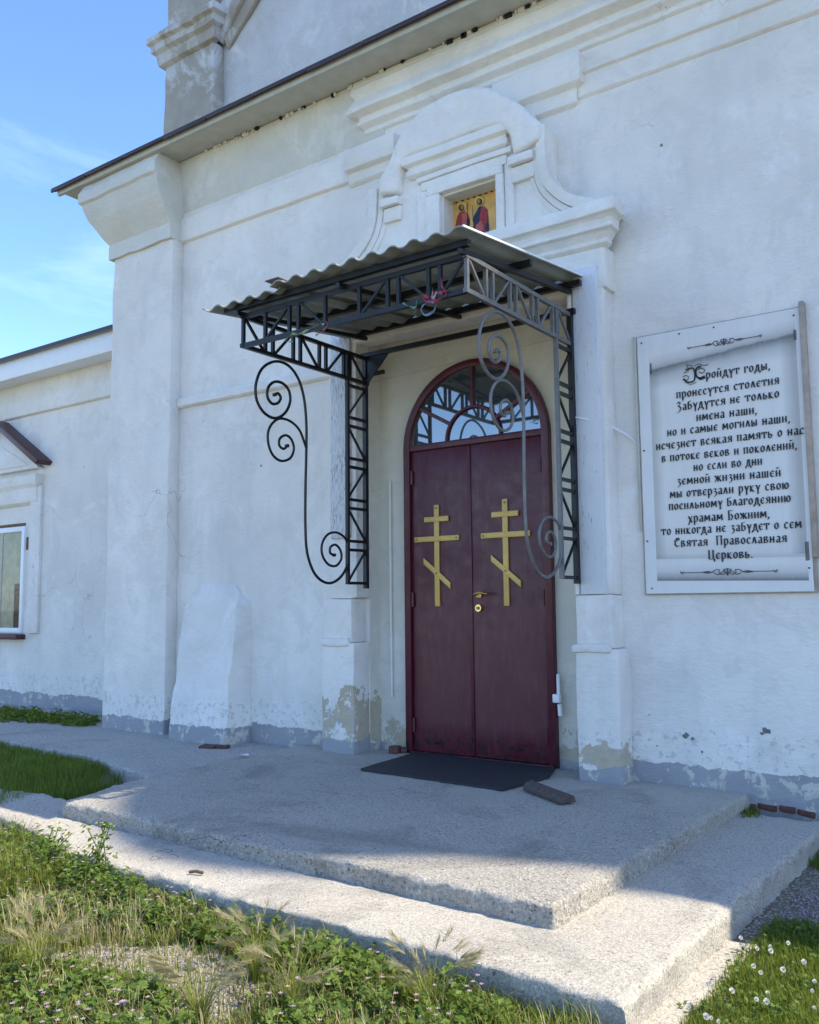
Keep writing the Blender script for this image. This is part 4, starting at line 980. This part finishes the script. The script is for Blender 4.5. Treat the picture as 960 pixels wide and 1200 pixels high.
pz_ = link('paper_scrap', bm, M_paper, None); tag(pz_, 'crumpled white paper scrap on the concrete near the wall', 'paper scrap')

# ================================================================ VEGETATION
def inpoly(x, y, P):
    c = False; j = len(P)-1
    for i in range(len(P)):
        if (P[i][1] > y) != (P[j][1] > y) and x < (P[j][0]-P[i][0])*(y-P[i][1])/(P[j][1]-P[i][1])+P[i][0]: c = not c
        j = i
    return c
def gpoly(pts, Z=-.225): return [tuple(az(x, y, Z)[:2]) for x, y in pts]
steps_poly = [(-1.10, -2.93), (-1.08, -.1), (-8, -.1), (-8, -1.78), (-8.0, -2.46), (-6.0, -2.56), (-4.9, -2.72), (-4.2, -2.89)]
def scatter(poly, n, dens=None, avoid=True):
    xs = [p[0] for p in poly]; ys = [p[1] for p in poly]; o = []; t = 0
    while len(o) < n and t < n*30:
        t += 1; x = random.uniform(min(xs), max(xs)); y = random.uniform(min(ys), max(ys))
        if not inpoly(x, y, poly) or (avoid and inpoly(x, y, steps_poly)): continue
        if dens and random.random() > dens(x, y): continue
        o.append((x, y))
    return o
def blades(name, pts, hmin, hmax, w, mat, label, cat='grass', lean=.45, seg=3, zoff=None):
    V = []; F = []
    for x, y in pts:
        z = (zoff if zoff is not None else gh(x, y))-.01; h = random.uniform(hmin, hmax)*(.7+.6*abs(noise.noise(Vector((x*2, y*2, 5)))))
        a = random.uniform(0, 2*math.pi); ln = random.uniform(.05, lean)*h; d = (math.cos(a), math.sin(a)); s_ = (-d[1]*w*.5, d[0]*w*.5); k = len(V)
        for i in range(seg):
            t = i/seg; r = ln*t*t; ww = 1-.55*t
            V.append((x+d[0]*r-s_[0]*ww, y+d[1]*r-s_[1]*ww, z+h*t)); V.append((x+d[0]*r+s_[0]*ww, y+d[1]*r+s_[1]*ww, z+h*t))
        V.append((x+d[0]*ln, y+d[1]*ln, z+h*(1-.12*lean)))
        for i in range(seg-1): F.append((k+2*i, k+2*i+1, k+2*i+3, k+2*i+2))
        F.append((k+2*seg-2, k+2*seg-1, k+2*seg))
    o = pyd(name, V, F, mat); return tag(o, label, cat, kind='stuff')
def leafweed(name, centres, mat, label, cat='weeds', hmin=.05, hmax=.14, nl=26, ls=.016, spread=.075, flowers=None, zoff=None):
    V = []; F = []; FV = []; FF = []
    for x, y in centres:
        z0 = zoff if zoff is not None else gh(x, y); H = random.uniform(hmin, hmax)
        for _ in range(nl):
            a = random.uniform(0, 2*math.pi); r = spread*math.sqrt(random.random()); hz = H*(1-(r/spread)**2*.55)*random.uniform(.25, 1.05)
            c = Vector((x+r*math.cos(a), y+r*math.sin(a), z0+hz)); s_ = ls*random.uniform(.6, 1.3)
            # little three-lobed leaf, folded
            nrm = Vector((random.gauss(0, .5), random.gauss(0, .5), 1)).normalized(); u = nrm.cross(Vector((math.cos(a*3.7), math.sin(a*3.7), .1))).normalized(); w_ = nrm.cross(u)
            k = len(V)
            V += [c-u*s_, c+w_*s_*.55-u*s_*.1+nrm*s_*.15, c+u*s_, c-w_*s_*.55-u*s_*.1+nrm*s_*.15]; F.append((k, k+1, k+2, k+3))
            k = len(V); V += [c-u*s_*.6, c-u*s_*.4+w_*s_*.95, c+w_*s_*.7+u*s_*.4]; F.append((k, k+1, k+2))
            k = len(V); V += [c-u*s_*.6, c-u*s_*.4-w_*s_*.95, c-w_*s_*.7+u*s_*.4]; F.append((k, k+1, k+2))
            if random.random() < .16:
                k = len(V); q = Vector((x, y, z0)); V += [q, q+Vector((.003, 0, 0)), c]; F.append((k, k+1, k+2))
        if flowers and random.random() < flowers[1]:
            for _ in range(random.choice((1, 1, 2))):
                c = Vector((x+random.gauss(0, spread*.4), y+random.gauss(0, spread*.4), z0+H*random.uniform(.9, 1.25)))
                for j in range(5):
                    a = j*1.2566; k = len(FV); s_ = flowers[2]
                    FV += [c, c+Vector((math.cos(a-.4)*s_, math.sin(a-.4)*s_, s_*.3)), c+Vector((math.cos(a)*s_*1.3, math.sin(a)*s_*1.3, s_*.35)), c+Vector((math.cos(a+.4)*s_, math.sin(a+.4)*s_, s_*.3))]; FF.append((k, k+1, k+2, k+3))
    o = tag(pyd(name, V, F, mat), label, cat, kind='stuff')
    if flowers and FV: tag(pyd(flowers[0], FV, FF, flowers[3]), flowers[4], 'flowers', kind='stuff')
    return o
# front-left verge in world metres; gravel stays bare along a track
front = gpoly([(-60, 970), (60, 985), (120, 1030), (300, 1085), (480, 1130), (640, 1180), (720, 1230), (500, 1320), (-60, 1320)])
tracks = [gpoly([(60, 1122), (190, 1112), (300, 1100), (380, 1085), (440, 1090), (420, 1110), (330, 1135), (260, 1165), (200, 1160), (150, 1140), (60, 1135)]),
          gpoly([(100, 1080), (150, 1070), (210, 1088), (200, 1105), (110, 1102)]), gpoly([(430, 1150), (500, 1140), (520, 1200), (450, 1230)]), gpoly([(150, 1160), (300, 1130), (300, 1180), (200, 1215)])]
def bare(x, y): q = noise.noise_vector(Vector((x*4, y*4, 2)))*.16; return any(inpoly(x+q.x, y+q.y, t) for t in tracks)
def dens_front(x, y):
    n = noise.noise(Vector((x*2.2, y*2.2, 1)))
    return .16 if bare(x, y) else (1.0 if n > -.2 else .45)
blades('verge_grass', scatter(front, 42000, dens_front), .03, .11, .0042, M_grass, 'low sunlit grass growing on the verge before the steps')
blades('dry_grass', scatter(front, 8000, lambda x, y: .12 if bare(x, y) else (.9 if noise.noise(Vector((x*1.7, y*1.7, 8))) > -.1 else .3)), .05, .17, .0030, M_straw, 'pale dry grass stalks mixed into the front verge', lean=.9)
wp = gpoly([(-40, 1000), (60, 985), (140, 1035), (260, 1060), (240, 1100), (60, 1100), (-40, 1080)])
wp2 = gpoly([(310, 1085), (480, 1130), (600, 1170), (560, 1240), (300, 1240), (300, 1150)]); wp3 = gpoly([(-60, 1150), (100, 1145), (220, 1190), (240, 1300), (-60, 1300)])
leafweed('leafy_weeds', scatter(wp, 250), M_weed, 'leafy green weeds with pink flowers against the lower step at left', flowers=('pink_flowers', .35, .007, M_pink, 'tiny pink flowers on the weeds beside the lower step'))
leafweed('leafy_weeds', scatter(wp2, 120, dens_front), M_weed, 'leafy weeds with pink flowers at the bottom centre of the verge', flowers=('pink_flowers', .4, .007, M_pink, 'tiny pink flowers low in the centre verge'))
leafweed('leafy_weeds', scatter(wp3, 150), M_weed, 'leafy weeds with pink flowers in the bottom left corner', flowers=('pink_flowers', .4, .007, M_pink, 'tiny pink flowers in the bottom left corner'))
leafweed('leafy_weeds', scatter(front, 190, lambda x, y: 0 if bare(x, y) else 1), M_weed, 'scattered low leaf rosettes across the front verge', hmin=.03, hmax=.08, nl=16)
ep = [(-4.9, -2.76), (-4.2, -2.93), (-3.45, -2.95), (-3.45, -3.10), (-4.2, -3.22), (-5.2, -3.0)]
leafweed('edge_weeds', scatter(ep, 85), M_weed, 'tall leafy weeds leaning over the front edge of the lower step at left', hmin=.12, hmax=.23, nl=44, ls=.014, spread=.09, flowers=('pink_flowers', .3, .006, M_pink, 'tiny pink flowers on the tall weeds at the step edge'))
blades('edge_grass', scatter(ep, 2600), .08, .22, .0042, M_grass, 'tall bright grass among the weeds at the step edge', lean=.8)
ep2 = [(-3.0, -2.97), (-2.5, -2.97), (-1.9, -2.98), (-1.8, -3.12), (-2.5, -3.2), (-3.0, -3.12)]
leafweed('edge_weeds', scatter(ep2, 34), M_weed, 'dark leafy weeds against the middle of the lower step front', hmin=.08, hmax=.17, nl=40, ls=.016, spread=.08)
blades('edge_grass', scatter(ep2, 2600), .06, .18, .0042, M_grass, 'bright grass against the middle of the lower step front', lean=.8)
lp = gpoly([(-40, 990), (100, 1000), (60, 1060), (-40, 1080)]); blades('tall_grass', scatter(lp, 3500), .10, .26, .0045, M_grass, 'tall bright grass at the left edge hiding the step end', lean=.8)
# tall flowering weeds at the end of the lower step
def tall_weed(px, py, h, label):
    b0 = az(px, py, -.2); x, y, z = b0; r = thing('flowering_weed', label, 'weed', group='tall weeds at the end of the lower step')
    V = []; F = []; SV = []
    top = Vector((x+random.uniform(-.04, .04), y+random.uniform(-.04, .04), z+h))
    for br in range(5):
        e = top + Vector((random.gauss(0, .06), random.gauss(0, .05), -abs(random.gauss(0, h*.22)))) if br else top
        mid = Vector((x, y, z+h*.35))+Vector((random.gauss(0, .02), random.gauss(0, .02), 0))
        P = cr([(x, y, z), tuple(mid), tuple(e)], 4); tube('stem', P, .0028, M_weed, r, 4)
        for p in P[2:]:
            for _ in range(7):
                c = Vector(p)+Vector((random.gauss(0, .018), random.gauss(0, .018), random.gauss(0, .012))); s_ = random.uniform(.008, .018)
                n_ = Vector((random.gauss(0, 1), random.gauss(0, 1), 1.2)).normalized(); u = n_.orthogonal().normalized(); w_ = n_.cross(u); k = len(V)
                V += [c-u*s_, c+w_*s_*.5, c+u*s_, c-w_*s_*.5]; F.append((k, k+1, k+2, k+3))
        for _ in range(3):
            c = e+Vector((random.gauss(0, .012), random.gauss(0, .012), random.gauss(0, .01)))
            for j in range(5):
                a = j*1.2566; k = len(SV); SV += [c, c+Vector((math.cos(a-.5)*.007, math.sin(a-.5)*.007, .003)), c+Vector((math.cos(a+.5)*.007, math.sin(a+.5)*.007, .003))]
    tag(pyd('leaf', V, F, M_weed, r), kind='stuff'); tag(pyd('petal', SV, [(i, i+1, i+2) for i in range(0, len(SV), 3)], M_yel, r), kind='stuff')
tall_weed(118, 1040, .30, 'tallest yellow tipped weed rising over the left end of the lower step')
tall_weed(52, 1030, .25, 'yellow tipped weed nearest the left edge of the picture')
tall_weed(95, 1045, .19, 'shorter branching weed left of the tallest one')
# left grass patch between path and lower step
patch = gpoly([(-80, 868), (0, 874), (55, 884), (100, 897), (152, 911), (110, 925), (60, 938), (0, 951), (-80, 965)], -.11)
blades('path_grass', scatter(patch, 26000, lambda x, y: 1 if noise.noise(Vector((x*2.5, y*2.5, 4))) > -.15 else .35, False), .04, .14, .005, M_grassd, 'dense shaded grass between the path and the lower step')
pa2 = gpoly([(0, 832), (45, 838), (118, 846), (100, 853), (60, 849), (0, 846)], -.04)
blades('path_dry_grass', scatter(patch, 1800, None, False), .04, .10, .003, M_straw, 'dry stalks in the shaded grass between the path and the lower step', lean=.9)
leafweed('wall_weeds', scatter(pa2, 90, None, False), M_grassd, 'dark green weeds at the foot of the annexe wall', hmin=.05, hmax=.12, ls=.022, spread=.11, zoff=-.05)
blades('wall_grass', scatter(pa2, 1200, None, False), .04, .10, .006, M_grassd, 'dark grass at the foot of the annexe wall', zoff=-.05)
# right verge with white clover
rp_ = gpoly([(735, 1215), (760, 1180), (830, 1110), (880, 1078), (990, 1090), (1100, 1150), (1100, 1330), (700, 1330)])
blades('clover_grass', scatter(rp_, 22000), .03, .09, .004, M_grassd, 'short grass on the right verge beside the lower step')
leafweed('clover', scatter(rp_, 170), M_weed, 'green clover with white blossoms on the right verge', hmin=.03, hmax=.07, nl=22, ls=.010, spread=.07, flowers=('clover_blossom', .0, .012, M_white, 'white clover blossoms'))
V = []; F = []
for x, y in scatter(gpoly([(760, 1200), (810, 1140), (870, 1125), (1000, 1140), (1050, 1240), (740, 1260)]), 34):
    c = Vector((x, y, gh(x, y)+random.uniform(.06, .10))); R_ = random.uniform(.005, .010)
    for _ in range(34):
        n_ = Vector((random.gauss(0, 1), random.gauss(0, 1), random.gauss(.3, 1))).normalized(); u = n_.orthogonal().normalized()*.0035; k = len(V); p = c+n_*R_
        V += [c+n_*R_*.4-u, p+u*1.2+Vector((0, 0, .002)), p-u*1.2, c+n_*R_*.4+u]; F.append((k, k+1, k+2, k+3))
tag(pyd('clover_blossom', V, F, M_white), 'white clover blossoms dotted over the right verge', 'flowers', kind='stuff')
blades('corner_weeds', scatter(gpoly([(865, 945), (890, 948), (893, 958), (870, 958)], -.09), 260, None, False), .02, .06, .007, M_grassd, 'dark weeds in the corner where the steps meet the wall', 'weeds', zoff=-.095)
blades('edge_weeds', scatter(gpoly([(938, 1000), (975, 995), (975, 1022), (945, 1018)]), 500, None, False), .03, .08, .006, M_grassd, 'small dark weed tuft at the right edge by the steps', 'weeds')
# foxtail barley
def foxtail(px, py, label, n=22):
    x, y, z = az(px, py, -.225); r = thing('foxtail_grass', label, 'grass tuft', group='foxtail tufts on the front verge')
    V = []; F = []; A = []; AF = []
    for i in range(n*4):
        a = random.uniform(0, 6.28); h = random.uniform(.08, .20); ln = h*random.uniform(.3, .9); d = Vector((math.cos(a), math.sin(a), 0)); s_ = Vector((-d.y, d.x, 0))*.0022; k = len(V); b0 = Vector((x, y, z))+d*random.uniform(0, .03)
        for t in (0, .4, .75): V += [b0+d*ln*t*t+Vector((0, 0, h*t))-s_*(1-t*.6), b0+d*ln*t*t+Vector((0, 0, h*t))+s_*(1-t*.6)]
        V.append(b0+d*ln+Vector((0, 0, h*.92))); F += [(k, k+1, k+3, k+2), (k+2, k+3, k+5, k+4), (k+4, k+5, k+6)]
    for i in range(n):
        a = random.uniform(0, 6.28); h = random.uniform(.13, .22); d = Vector((math.cos(a), math.sin(a), 0)); b0 = Vector((x, y, z)); tip = b0+d*h*.5+Vector((0, 0, h)); dr = (d*1.0+Vector((0, 0, .35))).normalized()
        k = len(A); A += [b0, b0+Vector((.002, 0, 0)), tip]; AF.append((k, k+1, k+2))
        for j in range(52):
            t = random.random()*.055; c = tip+dr*t*1.2; q = (dr*1.5+Vector((random.gauss(0, .35), random.gauss(0, .35), random.gauss(0, .35)))).normalized()
            k = len(A); s_ = q.orthogonal().normalized()*.0012; A += [c-s_, c+s_, c+q*random.uniform(.03, .055)]; AF.append((k, k+1, k+2))
    pyd('blade', V, F, M_grass, r)['kind'] = 'stuff'; pyd('awn', A, AF, M_straw, r)['kind'] = 'stuff'
for px, py, lb in ((300, 1150, 'straw coloured foxtail tuft at the gravel edge, topmost of the tufts'), (235, 1200, 'large blurred foxtail tuft at the bottom left of centre'), (345, 1190, 'foxtail tuft right of the gravel near the bottom edge'), (505, 1195, 'foxtail tuft among green grass at the bottom centre'), (45, 1150, 'foxtail tuft near the left edge of the picture')): foxtail(px, py, lb)
blades('long_grass', scatter(gpoly([(500, 1150), (600, 1185), (700, 1215), (690, 1260), (480, 1260)]), 1500), .06, .17, .0045, M_grassd, 'longer green grass along the foot of the lower step', lean=.8)
blades('long_grass', scatter(gpoly([(20, 1060), (170, 1070), (160, 1110), (0, 1110)]), 900), .08, .20, .0035, M_straw, 'long pale bent grass near the left weeds', lean=1.0)
# gravel: real stones on the bare track
def gravel(pts, label, smin=.004, smax=.011):
    V = []; F = []
    base = [(1, 0, 0), (-1, 0, 0), (0, 1, 0), (0, -1, 0), (0, 0, 1), (0, 0, -.6)]; bf = [(0, 2, 4), (2, 1, 4), (1, 3, 4), (3, 0, 4), (2, 0, 5), (1, 2, 5), (3, 1, 5), (0, 3, 5)]
    for x, y in pts:
        s_ = random.uniform(smin, smax); a = random.uniform(0, 6.28); c, q = math.cos(a), math.sin(a); k = len(V); z = gh(x, y)+s_*.25; e = [random.uniform(.6, 1.2) for _ in range(6)]
        for i, (u, v, w_) in enumerate(base): u, v, w_ = u*e[i], v*e[i]*.8, w_*e[i]*.6; V.append((x+(u*c-v*q)*s_, y+(u*q+v*c)*s_, z+w_*s_))
        F += [tuple(k+i for i in t) for t in bf]
    m = NT('limestone_chips', .9); m.col(m.mix(m.geo.outputs['Random Per Island'], (.12, .11, .09, 1), (.36, .33, .28, 1)))
    return tag(pyd('gravel', V, F, m.m), label, 'gravel', kind='stuff')
gp = []
for t, n in zip(tracks, (7500, 1500, 1800, 2600)): gp += scatter(t, n, lambda x, y: 1 if bare(x, y) else .1)
gravel(gp, 'pale limestone gravel on the bare track across the verge')
gravel(scatter(front, 5000), 'loose limestone chips scattered through the verge', .003, .008)
rg = gpoly([(735, 1190), (850, 1105), (940, 1010), (1000, 980), (1000, 1090), (880, 1078), (800, 1130), (760, 1180)])
gravel(scatter(rg, 3500), 'pale chips and dust along the right side of the steps', .002, .008)
V = []; F = []
for x, y in scatter(gpoly([(860, 1050), (990, 1055), (990, 1085), (880, 1080)]), 300):
    k = len(V); z = gh(x, y)+.008; a = random.uniform(0, 6.28); s_ = .009; V += [(x, y, z), (x+s_*math.cos(a), y+s_*math.sin(a), z+.005), (x+s_*math.cos(a+1), y+s_*math.sin(a+1), z+.003)]; F.append((k, k+1, k+2))
tag(pyd('fallen_petals', V, F, M_pink), 'fallen lilac petals on the dust at the right edge', 'petals', kind='stuff')
for o in COL.objects:
    if o.type == 'MESH' and o.parent is None and 'kind' not in o and 'category' not in o: print('UNTAGGED', o.name)
